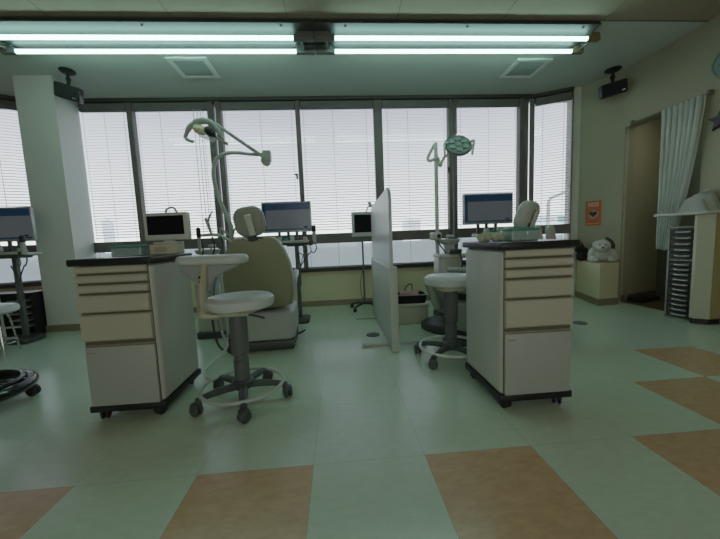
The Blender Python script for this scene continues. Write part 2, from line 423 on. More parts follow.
# ------------------------------------------------------------------ WINDOWS
ZS, ZH = .50, 2.66
def window(n, p, q, posts, sub):
    """posts: list of (x0,x1) along p->q ; sub: pane intervals"""
    P, Q = Vector((*p, 0)), Vector((*q, 0)); d = (Q - P).normalized(); nn = Vector((-d.y, d.x, 0)); L = (Q - P).length
    e = bpy.data.objects.new('window_%d' % n, None); COL.objects.link(e); e['kind'] = 'structure'
    e.matrix_world = Matrix.Translation(P) @ Matrix(((d.x, nn.x, 0, 0), (d.y, nn.y, 0, 0), (0, 0, 1, 0), (0, 0, 0, 1)))
    fr = MB()
    for a, b in posts: fr.box(a, b, -.03, .06, ZS, ZH, .004, 1)
    for a, b in sub:
        fr.box(a, b, -.026, .06, .845, .975, .003, 1)              # transom
        fr.box(a, b, .02, .06, ZS, ZS + .035); fr.box(a, b, .02, .06, ZH - .05, ZH)
        fr.box(a, b, -.029, -.02, .925, .935)
    f = fr.build('frame', 'bronzelit', e, smooth=False); f['kind'] = 'structure'
    for a, b in sub:
        g = MB(); g.box(a, b, .044, .048, ZS + .03, .85); g.box(a, b, .044, .048, .97, ZH - .045)
        o = g.build('pane', 'glass', e, smooth=False); o['kind'] = 'structure'
    return e
x0 = A[0]
w2 = window(2, A, B, [(-3.56 - x0, -3.50 - x0), (-2.495 - x0, -2.43 - x0), (-1.535 - x0, -1.465 - x0)], [(-3.50 - x0, -2.495 - x0), (-2.43 - x0, -1.535 - x0)])
w3 = window(3, A, B, [(-1.435 - x0, -1.37 - x0), (-.452 - x0, -.395 - x0), (.55 - x0, .66 - x0)], [(-1.37 - x0, -.452 - x0), (-.395 - x0, .55 - x0)])
w4 = window(4, A, B, [(1.538 - x0, 1.586 - x0), (1.606 - x0, 1.652 - x0), (2.513 - x0, 2.572 - x0)], [(.66 - x0, 1.538 - x0), (1.652 - x0, 2.513 - x0)])
LR = (Vector(C1) - Vector(B)).length; LL = (Vector(A) - Vector(LA)).length
w5 = window(5, B, C1, [(-.12, -.06), (-.045, .012), (LR - .014, LR)], [(.012, LR - .014)])
w1 = window(1, LA, A, [(0, .06), (LL * .5 - .03, LL * .5 + .03), (LL - .07, LL)], [(.06, LL * .5 - .03), (LL * .5 + .03, LL - .07)])
# window latches
for w, x, z in ((w3, -.47 - x0, 1.72), (w4, 1.53 - x0, 1.75)):
    mb = MB(); mb.box(x - .012, x + .012, -.05, -.03, z - .035, z + .035, .004, 1); mb.box(x - .03, x, -.062, -.05, z + .01, z + .03, .004, 1)
    o = mb.build('latch', 'bronze', w); o['kind'] = 'structure'

# venetian blinds: one per glazed section, hung between the posts
def blind(p, q, a, b, label, cords, wand=None, zb=.515):
    P, Q = Vector((*p, 0)), Vector((*q, 0)); d = (Q - P).normalized(); nn = Vector((-d.y, d.x, 0))
    mw = Matrix.Translation(P + d * a) @ Matrix(((d.x, nn.x, 0, 0), (d.y, nn.y, 0, 0), (0, 0, 1, 0), (0, 0, 0, 1)))
    e = thing('venetian_blind', label, 'blind', group='venetian blinds along the windows')
    e.matrix_world = mw
    L = b - a
    h = MB(); h.box(0, L, -.022, .022, 2.56, 2.655, .003, 1); h.build('headrail', 'headrail', e)
    s = MB(); s2 = MB(); pitch = .0345; z = 2.545; tilt = R(25)
    while z > zb + .03:
        w = .0140
        if .815 < z < .995: z -= pitch; continue      # the transom stands forward here
        tl = tilt if z > .9 else R(-3)
        pts = [(-w, -w * math.sin(tl)), (0, .0018), (w, w * math.sin(tl))]
        (s if z > .9 else s2).add([(x, y, z + zz) for x in (.004, L - .004) for y, zz in pts], [[0, 3, 4, 1], [1, 4, 5, 2]])
        z -= pitch
    s.build('slats', 'slat', e, angle=80); s2.build('lower_slats', 'slat', e, angle=80)
    r = MB(); r.box(0.004, L - .004, -.013, .013, zb, zb + .016, .003, 1); r.build('bottom_rail', 'slat', e)
    c = MB()
    for t in cords: c.tube([(L * t, -.0165, 2.56), (L * t, -.0165, zb + .01)], .0022, 4)
    c.build('ladder_cord', 'cord', e)
    if wand is not None:
        w = MB()
        for dx in (0, .045, .085): w.tube([(L * wand + dx, -.03, 2.57), (L * wand + dx, -.032, 1.02 + dx)], .0035, 5)
        w.build('pull_cord', 'cord', e)
    return e
X = lambda v: v - x0
blind(LA, A, LL * .5 + .035, LL - .075, 'white venetian blind in the slanted window beyond the pillar', (.12, .5, .88))
blind(LA, A, .065, LL * .5 - .035, 'white venetian blind at the far end of the slanted window beyond the pillar', (.12, .5, .88))
blind(A, B, X(-3.495), X(-3.26), 'white venetian blind tucked behind the pillar', (.5,))
blind(A, B, X(-3.045), X(-2.50), 'narrow white venetian blind beside the pillar with the black speaker', (.06, .52, .94))
blind(A, B, X(-2.425), X(-1.54), 'white venetian blind behind the small white monitor with a carry handle', (.06, .36, .94), .82)
blind(A, B, X(-1.365), X(-.457), 'white venetian blind behind the dental chair headrest and folding lamp arm', (.04, .52, .95))
blind(A, B, X(-.39), X(.545), 'white venetian blind above the bare floor, between chair monitor and partition', (.04, .44, .9))
blind(A, B, X(.665), X(1.533), 'white venetian blind behind the round-headed lamp on a straight pole', (.07, .38, .94))
blind(A, B, X(1.657), X(2.508), 'white venetian blind behind the wide monitor above the cart nearer the curtain', (.05, .5, .94))
blind(B, C1, .017, LR - .018, 'narrow slanted white venetian blind by the orange poster wall', (.22, .8))

# ------------------------------------------------------------------ CEILING FIXTURES
def light(label, x0, x1):
    e = thing('twin_tube_light', label, 'ceiling light', (0, 0, 0), 0, 'twin tube ceiling lights')
    t = MB(); yc = 2.985
    t.prism([(yc - .188, 2.668), (yc - .188, 2.66), (yc - .06, 2.640), (yc + .06, 2.640), (yc + .188, 2.66), (yc + .188, 2.668), (yc + .17, 2.699), (yc - .17, 2.699)], x0 - (.02 if x0 < -1 else .143), x1 + (.143 if x0 < -1 else .02), 'x')
    t.build('tray', 'tray', e, smooth=False)
    for y in (2.893, 3.087):
        tb = MB(); tb.tube([(x0 + .03, y, 2.6), (x1 - .03, y, 2.6)], .0165, 16)
        tb.build('tube', 'tube', e)
    for y in (2.893, 3.087):
        for x, s in ((x0, 1), (x1, -1)):
            sk = MB(); inner = abs(x) < 1; o_ = .143 if inner else .085
            sk.box(min(x - s * o_, x + s * .03), max(x - s * o_, x + s * .03), y - .021, y + .021, 2.578, 2.625, .006, 2); sk.box(min(x - s * o_, x), max(x - s * o_, x), y - .012, y + .012, 2.62, 2.652, .003, 1)
            sk.build('socket', 'socket' if x < 1 else 'socketwarm', e)
    for x in (x0 + .12, (x0 + x1) / 2, x1 - .12):
        sc = MB(); sc.lathe([(.010, 0), (.010, -.008), (.004, -.012), (0, -.012)], 10, (x, yc - .155, 2.657)); sc.build('screw', 'socket', e)
    br = MB()
    br.tube([(x0 - .04, 2.893, 2.612), (x0 - .04, 3.087, 2.612)], .012, 8); br.tube([(x1 + .04, 2.893, 2.612), (x1 + .04, 3.087, 2.612)], .012, 8)
    br.build('end_bracket', 'socket', e)
    return e
light('long twin-tube ceiling light, the one nearer the pillar', -2.68, -.255)
light('long twin-tube ceiling light, the one nearer the curtain', .035, 2.36)
def vent(label, x, y):
    e = thing('ceiling_vent', label, 'air vent', (x, y, 2.70), 0, 'square ceiling vents')
    f = MB(); w = .195
    for a in ((-w, w, -w, -w + .05), (-w, w, w - .05, w), (-w, -w + .05, -w + .05, w - .05), (w - .05, w, -w + .05, w - .05)): f.box(*a, -.014, -.0005, .004, 1)
    f.build('frame', 'ventframe', e)
    g = MB(); g.box(-w + .045, w - .045, -w + .045, w - .045, -.004, -.001)
    for k in range(11):
        yy = -w + .06 + k * .027
        g.cbox((0, yy, -.009), (2 * w - .1, .018, .0022), (R(28), 0, 0))
    g.build('grille', 'ventdark', e, smooth=False)
vent('square white ceiling vent nearer the pillar and its speaker', -1.37, 3.55)
vent('square white ceiling vent nearer the poster corner', 2.17, 3.585)
def speaker(label, x, y, rz, tilt, zc=2.52):
    e = thing('ceiling_speaker', label, 'speaker', (x, y, ZC), rz, 'black speakers hung from the ceiling')
    m = MB(); m.lathe([(.080, -.001), (.080, -.010), (.058, -.026), (.03, -.030), (0, -.030)], 22); m.build('mount_plate', 'black', e)
    a = MB(); a.tube([(0, 0, -.025), (0, 0, -.075)], .015, 10); a.ball((0, 0, -.085), .026); a.tube([(0, 0, -.09), (0, -.014, -.17)], .017, 10); a.build('swivel_arm', 'black', e)
    b = MB(); b.cbox((0, -.02, -.222), (.25, .11, .14), (R(12), R(tilt), 0), .02, 3); bo = b.build('cabinet', 'black', e)
    tf = Matrix.Translation((0, -.02, -.222)) @ Euler((R(12), R(tilt), 0)).to_matrix().to_4x4()
    g = MB(); g.box(-.112, .112, -.0605, -.0545, -.060, .060, .004, 1, tf=tf); g.build('front_grille', 'blackcloth', e)
    g = MB(); g.box(.065, .095, -.0635, -.060, -.048, -.036, tf=tf); g.build('badge', 'silver', e)
    return e
speaker('black speaker on a round ceiling mount beside the pillar', -2.635, 3.60, R(14), 13).scale = (.84, 1, 1)
speaker('black speaker on a round ceiling mount beside the curtained opening', 3.24, 3.62, R(-26), -9)

# ------------------------------------------------------------------ SUPPLY CARTS
def caster(e, x, y, r=.027, rz=0., mat='rubber'):
    c = MB()
    tf = Matrix.Translation((x, y, 0)) @ Matrix.Rotation(rz, 4, 'Z')
    for s in (-.012, .012):
        c.lathe([(0, -.008), (r * .8, -.008), (r, -.004), (r, .004), (r * .8, .008), (0, .008)], 16, tf=tf @ Matrix.Translation((s, 0, r)) @ Matrix.Rotation(PI / 2, 4, 'Y'))
    c.cbox((x, y + .0, r + .02), (.036, .04, .022), (0, 0, rz), .006)
    c.tube([(x, y, r + .02), (x, y, r + .045)], .009, 8)
    c.build('caster', mat, e)
def make_cart(label, loc):
    e = thing('supply_cart', label, 'cart', loc, 0, 'dental supply carts')
    w, d = .375, .43
    b = MB(); b.box(-w / 2, w / 2, 0, d, .082, .815, .026, 4); b.build('cabinet', 'cream', e)
    t = MB(); t.box(-w / 2 - .012, w / 2 + .012, -.026, d + .012, .815, .850, .008, 3); t.build('worktop', 'worktop', e)
    k = MB(); k.box(-w / 2 - .004, w / 2 + .004, -.006, d + .004, .048, .084, .006, 2); k.build('base_plinth', 'black', e)
    fx = w / 2 - .016
    rc = MB(); rc.box(-fx, fx, -.0035, .001, .088, .812); rc.build('front_recess', 'recess', e)
    for z0, z1, th in ((.770, .812, .020), (.721, .766, .022), (.671, .717, .022), (.572, .667, .024), (.424, .568, .024)):
        zl = z0 + .007      # lip that tucks back over the finger groove
        poly = [(-.002, zl), (-th * .55, zl), (-th * .92, zl + .005), (-th, zl + .013), (-th * .97, z1 - .012), (-th * .80, z1 - .003), (-th * .5, z1), (-.002, z1)]
        dr = MB(); dr.prism(poly, -fx + .002, fx - .002, 'x')
        dr.build('drawer', 'drawer', e, angle=50)
        gp = MB(); gp.prism([(-.004, zl - .006), (-th * .45, zl - .006), (-th * .5, zl - .001), (-.004, zl - .001)], -fx * .62, fx * .66, 'x'); gp.build('groove_shade', 'recess', e)  # dark strip standing in for the shadow under each lip
    dm = MB(); dm.box(-fx + .002, fx - .002, -.018, -.002, .088, .402, .006, 2); do = dm.build('door', 'doorw', e)
    l = MB(); l.box(-fx + .015, -fx + .052, -.0195, -.0175, .368, .376, .0005, 1); l.build('lock', 'lockm', do)
    hg = MB(); hg.box(-fx + .002, fx - .002, -.010, -.002, .404, .411); hg.build('door_lip', 'lockm', do)
    for x, y, a in ((-w / 2 + .045, .035, .3), (w / 2 - .05, .035, -.5), (-w / 2 + .045, d - .05, .8), (w / 2 - .05, d - .05, .2)): caster(e, x, y, .029, a)
    return e
cartL = make_cart('white drawer cart nearer the pillar, with a boxed carton and small monitor on top', (-1.128, 1.675, 0))
cartR = dup(cartL, (.968, 1.475, 0), 0, 'white drawer cart nearer the curtain, with yellow cotton and teal-lidded tub on top')

# things on the cart nearer the pillar
def tub(name, label, x, y, z, w, d, h, rz):
    e = thing(name, label, 'container', (x, y, z), rz)
    b = MB(); b.prism(rrect(w, d, .012), .0005, h, 'z', .003, 1); b.build('tub_body', 'frost', e)
    c = MB(); c.prism(rrect(w - .02, d - .02, .01), .006, h * .55, 'z'); c.build('contents', 'whitepad', e)
    l = MB(); l.prism(rrect(w + .012, d + .012, .014), h, h + .011, 'z', .004, 2); l.prism(rrect(w - .03, d - .03, .012), h + .011, h + .016, 'z'); l.build('lid', 'teal', e)
tub('lidded_tub', 'clear low tub with green lid on the cart nearer the pillar', -1.215, 1.98, .85, .17, .11, .048, .02)
e = thing('carton_box', 'low cream carton on the cart nearer the pillar, under the small monitor', 'box', (-1.035, 2.03, .85))
b = MB(); b.box(-.078, .078, -.05, .05, .0005, .060, .003, 1); b.build('carton', 'creambox', e)
b = MB(); b.box(-.05, .02, -.0515, -.0495, .015, .045); b.build('carton_label', 'label', e)
def small_monitor(e, z0, mat='monwhite', handle=True, w=.262, h=.182):
    b = MB(); b.box(-w / 2, w / 2, -.02, .028, z0, z0 + h, .010, 3); bz = b.build('bezel', mat, e)
    s = MB(); s.box(-w / 2 + .022, w / 2 - .022, -.0215, -.019, z0 + .034, z0 + h - .02); s.build('screen', 'scroff', e)
    if handle:
        hd = MB(); hd.tube([(-.006, .01, z0 + h - .004), (-.004, .01, z0 + h + .016), (.02, .01, z0 + h + .030), (.046, .01, z0 + h + .026), (.062, .01, z0 + h - .004)], .006, 8, smooth=5); hd.build('carry_handle', 'palegrey', e)
e = thing('small_monitor', 'small white-framed monitor with carry handle above the cart nearer the pillar', 'monitor', (-1.035, 2.055, .911), R(-3))
b = MB(); b.box(-.07, .07, -.045, .045, .0005, .012, .004, 2); b.box(-.03, .03, -.006, .02, .010, .05, .004, 1); b.build('stand', 'monwhite', e)
small_monitor(e, .022, handle=True, w=.264, h=.168)
# things on the cart nearer the curtain
tub('lidded_tub', 'clear tub with teal lid on the cart nearer the curtain', 1.012, 1.70, .85, .155, .10, .056, 0)
for i, (x, y, r) in enumerate(((.806, 1.70, .034), (.886, 1.71, .036))):
    e = MB()
    for k in range(7):
        a = k * .9 + i; e.ball((x + .018 * math.cos(a), y + .018 * math.sin(a), .85 + .022 + .004 * math.sin(3 * a)), (r * .62, r * .62, .021), seg=10)
    e.ball((x, y, .8785), (r * .8, r * .8, .018), seg=12)
    o = e.build('cotton_pad_pile', 'cotton')
    tag(o, ('pale yellow cotton heap at the outer corner of the cart nearer the curtain', 'pale yellow cotton heap touching the clear teal-lidded tub')[i], 'cotton', 'yellow cotton heaps on the cart')
e = MB(); e.ball((1.135, 1.86, .859), (.036, .02, .009), (0, 0, .3)); e.ball((1.115, 1.855, .862), (.02, .018, .012)); e.ball((1.150, 1.868, .857), (.022, .014, .007))
tag(e.build('red_cloth_scrap', 'red'), 'small dark red cloth at the far corner of the cart nearer the curtain', 'cloth')

# ------------------------------------------------------------------ STOOLS
def make_stool(label, loc, rz, ringmat, armrest, base_rot=0., seat_r=.185):
    e = thing('doctor_stool', label, 'stool', loc, rz, 'white wheeled stools by the chairs')
    s = MB(); s.lathe([(0, .535), (seat_r * .80, .537), (seat_r * .95, .550), (seat_r, .574), (seat_r * .985, .594), (seat_r * .90, .607), (seat_r * .6, .613), (0, .615)], 36); s_ = s.build('seat', 'whitepad', e)
    if armrest: s_.location.x = .022
    p = MB(); p.lathe([(.10, .510), (.11, .534)], 20); p.cbox((0, 0, .515), (.17, .12, .028), bev=.008); p.build('seat_plate', 'beige', e)
    c = MB(); c.lathe([(.042, .09), (.042, .24), (.037, .242), (.037, .27), (.049, .28), (.049, .51)], 20); c.build('column', 'midgrey', e)
    lv = MB(); lv.tube([(.04, -.02, .508), (.14, -.05, .50), (.18, -.06, .492)], .006, 8, smooth=4); lv.build('lever', 'dkgrey', e)
    r = MB(); N = 40
    r.tube([(0.224 * math.cos(2 * PI * k / N), 0.224 * math.sin(2 * PI * k / N), .092) for k in range(N)], .0105, 10, closed=True); r.build('foot_ring', ringmat, e)
    hub = MB(); hub.lathe([(.05, .075), (.06, .085), (.06, .115), (.043, .13)], 20); hub.build('base_hub', 'dkgrey', e)
    for k in range(5):
        a = R(base_rot + 72 * k) - rz
        dx, dy = math.cos(a), math.sin(a)
        l = MB(); l.tube([(dx * .03, dy * .03, .09), (dx * .12, dy * .12, .095), (dx * .19, dy * .19, .088), (dx * .25, dy * .25, .075)], [.026, .024, .021, .019], 10, smooth=3, flat=.8)
        lo = l.build('base_leg', 'dkgrey', e)
        c = MB(); rr = .031
        tf = Matrix.Translation((dx * .25, dy * .25, 0)) @ Matrix.Rotation(a + .5, 4, 'Z')
        for sd in (-.014, .014):
            c.lathe([(0, -.009), (rr * .8, -.009), (rr, -.004), (rr, .004), (rr * .8, .009), (0, .009)], 16, tf=tf @ Matrix.Translation((sd, 0, rr)) @ Matrix.Rotation(PI / 2, 4, 'Y'))
        c.cbox((dx * .25, dy * .25, rr + .022), (.05, .05, .034), (0, 0, a + .5), .012)
        c.build('caster', 'dkgrey', lo)
    if armrest:
        # post rising from under the seat to the waist-high bolster
        p = MB()
        p.tube([(-.03, -.02, .515), (-.12, -.05, .505), (-.185, -.07, .525), (-.200, -.075, .60), (-.200, -.06, .70), (-.195, -.04, .79)], [.030, .040, .046, .044, .042, .042], 10, smooth=4, flat=.5)
        for v in p.v: v.x += .05 * min(1, max(0, (v.z - .5) / .05))
        po = None
        po = p.build('backrest_post', 'beige', e)
        for z in (.725, .700):
            sc = MB(); sc.lathe([(.007, 0), (.006, .006), (0, .007)], 10, tf=Matrix.Translation((-.145, -.092, z)) @ Matrix.Rotation(PI / 2, 4, 'X')); sc.build('screw', 'blackgloss', po)
        sh = MB(); sh.prism([(-.30, .79), (.05, .79), (.03, .770), (-.04, .745), (-.10, .715), (-.135, .64), (-.17, .62), (-.22, .70), (-.28, .76)], -.045, -.01, 'y', .006, 1); sh.build('bolster_shell', 'lilac', e)
        b = MB(); b.prism(rrect(.40, .17, .08, 8), .787, .838, 'z', .022, 4, tf=Matrix.Translation((-.122, .0, 0))); b.build('bolster_pad', 'whitepad', e)
    return e
make_stool('white stool with waist-high bolster beside the cart nearer the pillar', (-.575, 1.80, 0), R(-10), 'ring', True, -74)
make_stool('plain round white stool half hidden behind the cart nearer the curtain', (.795, 2.20, 0), R(8), 'ringwhite', False, 150)
# black wheeled base at the picture edge and the slim chrome stool behind it
e = thing('rolling_stool', 'low black wheeled stool with a thick glossy base ring, nearest the chrome-legged stool', 'stool', (-2.15, 1.90, 0), .3)
t = MB(); N = 36; t.tube([(.265 * math.cos(2 * PI * k / N), .265 * math.sin(2 * PI * k / N), .105) for k in range(N)], .030, 12, closed=True); t.build('base_ring', 'blackgloss', e)
t = MB(); N = 36; t.tube([(.225 * math.cos(2 * PI * k / N), .225 * math.sin(2 * PI * k / N), .14) for k in range(N)], .014, 10, closed=True); t.build('foot_ring', 'blackgloss', e)
for k in range(5):
    a = R(-52 + 72 * k); dx, dy = math.cos(a), math.sin(a)
    l = MB(); l.tube([(0, 0, .12), (dx * .14, dy * .14, .118), (dx * .27, dy * .27, .09)], [.026, .022, .02], 10, smooth=3); lo = l.build('base_leg', 'blackgloss', e)
    c = MB(); rr = .032; tf = Matrix.Translation((dx * .26, dy * .26, 0)) @ Matrix.Rotation(a + .9, 4, 'Z')
    for sd in (-.014, .014): c.lathe([(0, -.009), (rr * .8, -.009), (rr, -.004), (rr, .004), (rr * .8, .009), (0, .009)], 16, tf=tf @ Matrix.Translation((sd, 0, rr)) @ Matrix.Rotation(PI / 2, 4, 'Y'))
    c.cbox((dx * .26, dy * .26, rr + .02), (.045, .045, .03), (0, 0, a), .01); c.build('caster', 'rubber', lo)
c = MB(); c.lathe([(.03, .10), (.03, .42)], 16); c.build('column', 'black', e)
s = MB(); s.lathe([(0, .42), (.12, .425), (.14, .445), (.13, .475), (0, .485)], 30); s.build('seat', 'black', e)
e = thing('chrome_legged_stool', 'small white round stool on thin chrome legs by the pillar', 'stool', (-3.03, 2.93, 0), .35)
s = MB(); s.lathe([(0, .365), (.15, .367), (.185, .385), (.19, .412), (.18, .435), (.12, .448), (0, .452)], 32); s.build('seat', 'whitepad', e)
for k in range(4):
    a = R(45 + 90 * k); dx, dy = math.cos(a), math.sin(a)
    l = MB(); l.tube([(dx * .10, dy * .10, 0.368), (dx * .125, dy * .125, .30), (dx * .16, dy * .16, .006)], .0085, 8); l.build('leg', 'chrome', e)
r = MB(); N = 30; r.tube([(.148 * math.cos(2 * PI * k / N), .148 * math.sin(2 * PI * k / N), .11) for k in range(N)], .006, 8, closed=True); r.build('foot_ring', 'chrome', e)

# ------------------------------------------------------------------ DENTAL CHAIRS
def make_chair(label, loc, rz):
    """local +y is where the patient looks; the camera sees the back"""
    e = thing('dental_chair', label, 'dental chair', loc, rz, 'dental treatment chairs')
    p = MB(); p.prism([(-.27, -.27), (.27, -.27), (.275, .1), (.16, .48), (.10, .56), (-.10, .56), (-.16, .48), (-.275, .1)], 0.001, .085, 'z', .02, 2); p.build('base_plate', 'dkgrey', e)
    b = MB(); b.prism([(u, v - .02) for u, v in rrect(.56, .52, .07)], .084, .325, 'z', .03, 3); b.build('base_housing', 'palegrey', e)
    l = MB(); l.box(-.12, .12, -.16, .20, .32, .42, .02, 2); l.build('lift_column', 'dkgrey', e)
    s = MB(); s.prism([(-.24, -.10), (.24, -.10), (.255, .1), (.20, .33), (.14, .40), (-.14, .40), (-.20, .33), (-.255, .1)], .40, .49, 'z', .03, 3); s.build('seat', 'headpad', e)
    g = MB(); g.cbox((0, .44, .33), (.22, .08, .28), (R(-22), 0, 0), .03, 3); g.build('leg_rest', 'headpad', e)
    # back shell
    half = [(.0, .335), (.20, .335), (.262, .36), (.284, .44), (.288, .60), (.270, .72), (.235, .83), (.195, .905), (.15, .938), (.075, .940), (.055, .925), (.0, .918)]
    poly = half[:-1] + [half[-1]] + [(-x, z) for x, z in half[::-1][1:-1]]
    def shell(name, mat, d0, d1, sc=1.0, bev=.018):
        m = MB(); m.prism([(x * sc, (z - .62) * sc + .62) for x, z in poly], d0, d1, 'y', bev, 3)
        for v in m.v:      # lean back and wrap round the patient
            v.y += (v.z - .34) * -.16 + (v.x / .28) ** 2 * .045
        return m.build(name, mat, e, angle=45)
    shell('backrest_shell', 'olive', -.215, -.165, .975)
    shell('backrest_cushion', 'oliveedge', -.172, -.085, 1.0, .028)
    # headrest
    yb = -.30
    st = MB(); st.tube([(0.0, -.275, .90), (.0, -.295, .955), (.005, -.33, 1.0)], [.040, .032, .03], 12, smooth=3, flat=.6); st.build('headrest_stalk', 'dkgrey', e)
    h = MB(); h.prism(rrect(.235, .235, .085, 7), -.045, .045, 'y', .035, 4, tf=Matrix.Translation((-.012, -.295, 1.060)) @ Euler((R(14), R(-5), 0)).to_matrix().to_4x4()); h.build('headrest', 'headback', e, angle=60)
    k = MB(); k.cbox((.0, -.356, 1.030), (.052, .022, .165), (R(14), R(-9), 0), .009, 2); k.build('headrest_bracket', 'bracket', e)
    for sx in (-1, 1):
        a = MB(); a.tube([(sx * .27, -.09, .48), (sx * .285, -.08, .56), (sx * .285, .02, .60), (sx * .28, .22, .605)], [.022, .026, .03, .026], 10, smooth=4, flat=.8); ao = a.build('armrest', 'palegrey', e)
        a = MB(); a.tube([(sx * .22, -.08, .43), (sx * .26, -.09, .45), (sx * .27, -.09, .49)], .02, 10, smooth=3); a.build('armrest_support', 'dkgrey', ao)
    hz = MB(); hz.tube([(.22, .06, .30), (.27, .08, .20), (.27, .14, .02), (.33, .24, .012)], .008, 8, smooth=5); hz.build('cable', 'hosedark', e)
    return e
chair1 = make_chair('olive-backed dental chair facing the window, behind the stool with a bolster', (-.675, 2.865, 0), R(3))
chair2 = dup(chair1, (1.265, 2.665, 0), R(50), 'dental chair turned toward the partition, mostly hidden by the cart nearer the curtain')

inv = (Matrix.Translation((1.265, 2.665, 0)) @ Matrix.Rotation(R(50), 4, 'Z')).inverted()
p_ = Vector((0, -.295, 1.03))
for c_ in kids(chair2):
    if c_.name.split('.')[0] in ('headrest', 'headrest_bracket', 'headrest_stalk'):
        c_.matrix_local = Matrix.Translation(p_ + Vector((.0, -.03, -.04))) @ Euler((R(6), R(8), R(-16))).to_matrix().to_4x4() @ Matrix.Translation(-p_)
for c_ in kids(chair2):
    if c_.name.split('.')[0] == 'headrest':
        c_.data = c_.data.copy(); c_.data.materials[0] = M['headpadw']
for px, py in ((1.812, 2.745), (1.962, 2.785)):
    m = MB(); P = [(u * (1 - .10 * (v > 0)), v) for u, v in rrect(.115, .40, .054, 7)]
    m.prism(P, -.02, .02, 'y', .012, 3, tf=inv @ Matrix.Translation((px, py, .755)) @ Euler((0, R(-14), R(25))).to_matrix().to_4x4())
    m.tube([inv @ Vector((px + .03, py, .56)), inv @ Vector((px - .12, py - .02, .48)), inv @ Vector((1.45, 2.62, .46))], .02, 10, smooth=3)
    m.build('raised_armrest', 'headpadw', chair2)

# ------------------------------------------------------------------ SPITTOON UNITS, LAMPS, TRAYS, MONITORS
def make_unit(label, loc):
    e = thing('spittoon_unit', label, 'dental unit', loc, 0, 'spittoon units beside the chairs')
    b = MB(); b.prism([(u, v) for u, v in rrect(.30, .26, .05)], .001, .06, 'z', .006, 1); b.build('base_plate', 'dkgrey', e)
    b = MB(); b.prism(rrect(.27, .23, .05), .06, .66, 'z', .02, 3); b.cbox((.02, 0, .67), (.30, .26, .05), bev=.018, seg=3); b.build('cabinet', 'unit', e)
    b = MB(); b.lathe([(.055, .69), (.05, .74), (.055, .785), (.075, .80)], 24, (.0, -.03, 0)); b.build('bowl_stem', 'unit', e)
    b = MB(); b.lathe([(.06, .795), (.105, .810), (.118, .845), (.110, .848), (.095, .822), (.03, .808), (0, .807)], 28, (.0, -.03, 0)); b.build('bowl', 'palegrey', e)
    b = MB(); b.tube([(.0, .05, .69), (.0, .05, .86), (.01, .03, .885), (.025, .01, .875)], .010, 8, smooth=4); b.lathe([(.03, .868), (.034, .88), (.03, .895)], 16, (.03, 0, 0)); b.build('cup_filler', 'palegrey', e)
    h = MB(); h.cbox((.03, -.14, .72), (.13, .035, .05), (R(20), 0, 0), .01); h.tube([(.07, -.15, .70), (.09, -.17, .60), (.06, -.16, .40), (.02, -.14, .30)], .008, 8, smooth=5); h.build('hose_holder', 'dkgrey', e)
    return e
u2 = make_unit('white spittoon unit behind the plain white stool', (1.195, 3.37, 0))
u1 = dup(u2, (-1.23, 3.17, 0), 0, 'white spittoon unit between the cart nearer the pillar and the olive-backed chair')
# suction arm on the first unit
a = MB(); a.tube([(.0, -.08, .87), (-.10, -.12, .925), (-.24, -.14, .925)], [.013, .016, .014], 10, smooth=4); a.tube([(0, .0, .69), (0, -.05, .80), (0, -.08, .87)], .018, 10, smooth=3)
for v in a.v: v.x += .225; v.z += (.055 if v.z > .75 else 0)
sa = a.build('suction_arm', 'unit', u1)
h = MB(); h.lathe([(.014, .78), (.014, .90), (.019, .905)], 12, (-.25, -.15, 0))
for v in h.v: v.x += .225; v.z += (.055 if v.z > .75 else 0)
h.build('holder_post', 'palegrey', sa)
h = MB(); h.lathe([(.017, .905), (.02, .93), (.019, .985), (.012, .997), (0, 1.0)], 14, (-.25, -.15, 0))
for v in h.v: v.x += .225; v.z += (.055 if v.z > .75 else 0)
h.build('post_grip', 'black', sa)
h = MB(); h.tube([(-.135, -.15, .925), (-.150, -.155, 1.0), (-.175, -.16, 1.075)], [.011, .014, .012], 10, smooth=3); h.tube([(-.158, -.155, 1.035), (-.145, -.16, 1.075), (-.105, -.165, 1.14)], [.010, .010, .006], 8, smooth=3)
for v in h.v: v.x += .225; v.z += (.055 if v.z > .75 else 0)
h.build('suction_handle', 'lampgreen', sa)
h = MB(); h.tube([(-.06, -.13, .92), (-.055, -.14, .99), (-.02, -.15, .955), (-.0, -.12, .92)], .008, 8, smooth=4)
for v in h.v: v.x += .225; v.z += (.055 if v.z > .75 else 0)
h.build('syringe', 'palegrey', sa)
h = MB()
for x in (-.25, -.14, -.06): h.tube([(x, -.13, .91), (x * .9, -.14, .79), (x * .5 - .16, -.13, .60), (-.20, -.12, .45)], .007, 8, smooth=5)
for v in h.v: v.x += .225; v.z += (.055 if v.z > .75 else 0)
h.build('hose', 'hosedark', sa)
h = MB(); h.tube([(.03, -.06, .92), (.06, -.1, .975), (.10, -.14, .955), (.17, -.18, .94)], .007, 8, smooth=4)
for v in h.v: v.x += .225; v.z += (.055 if v.z > .75 else 0)
h.build('link_arm', 'dkgrey', sa)
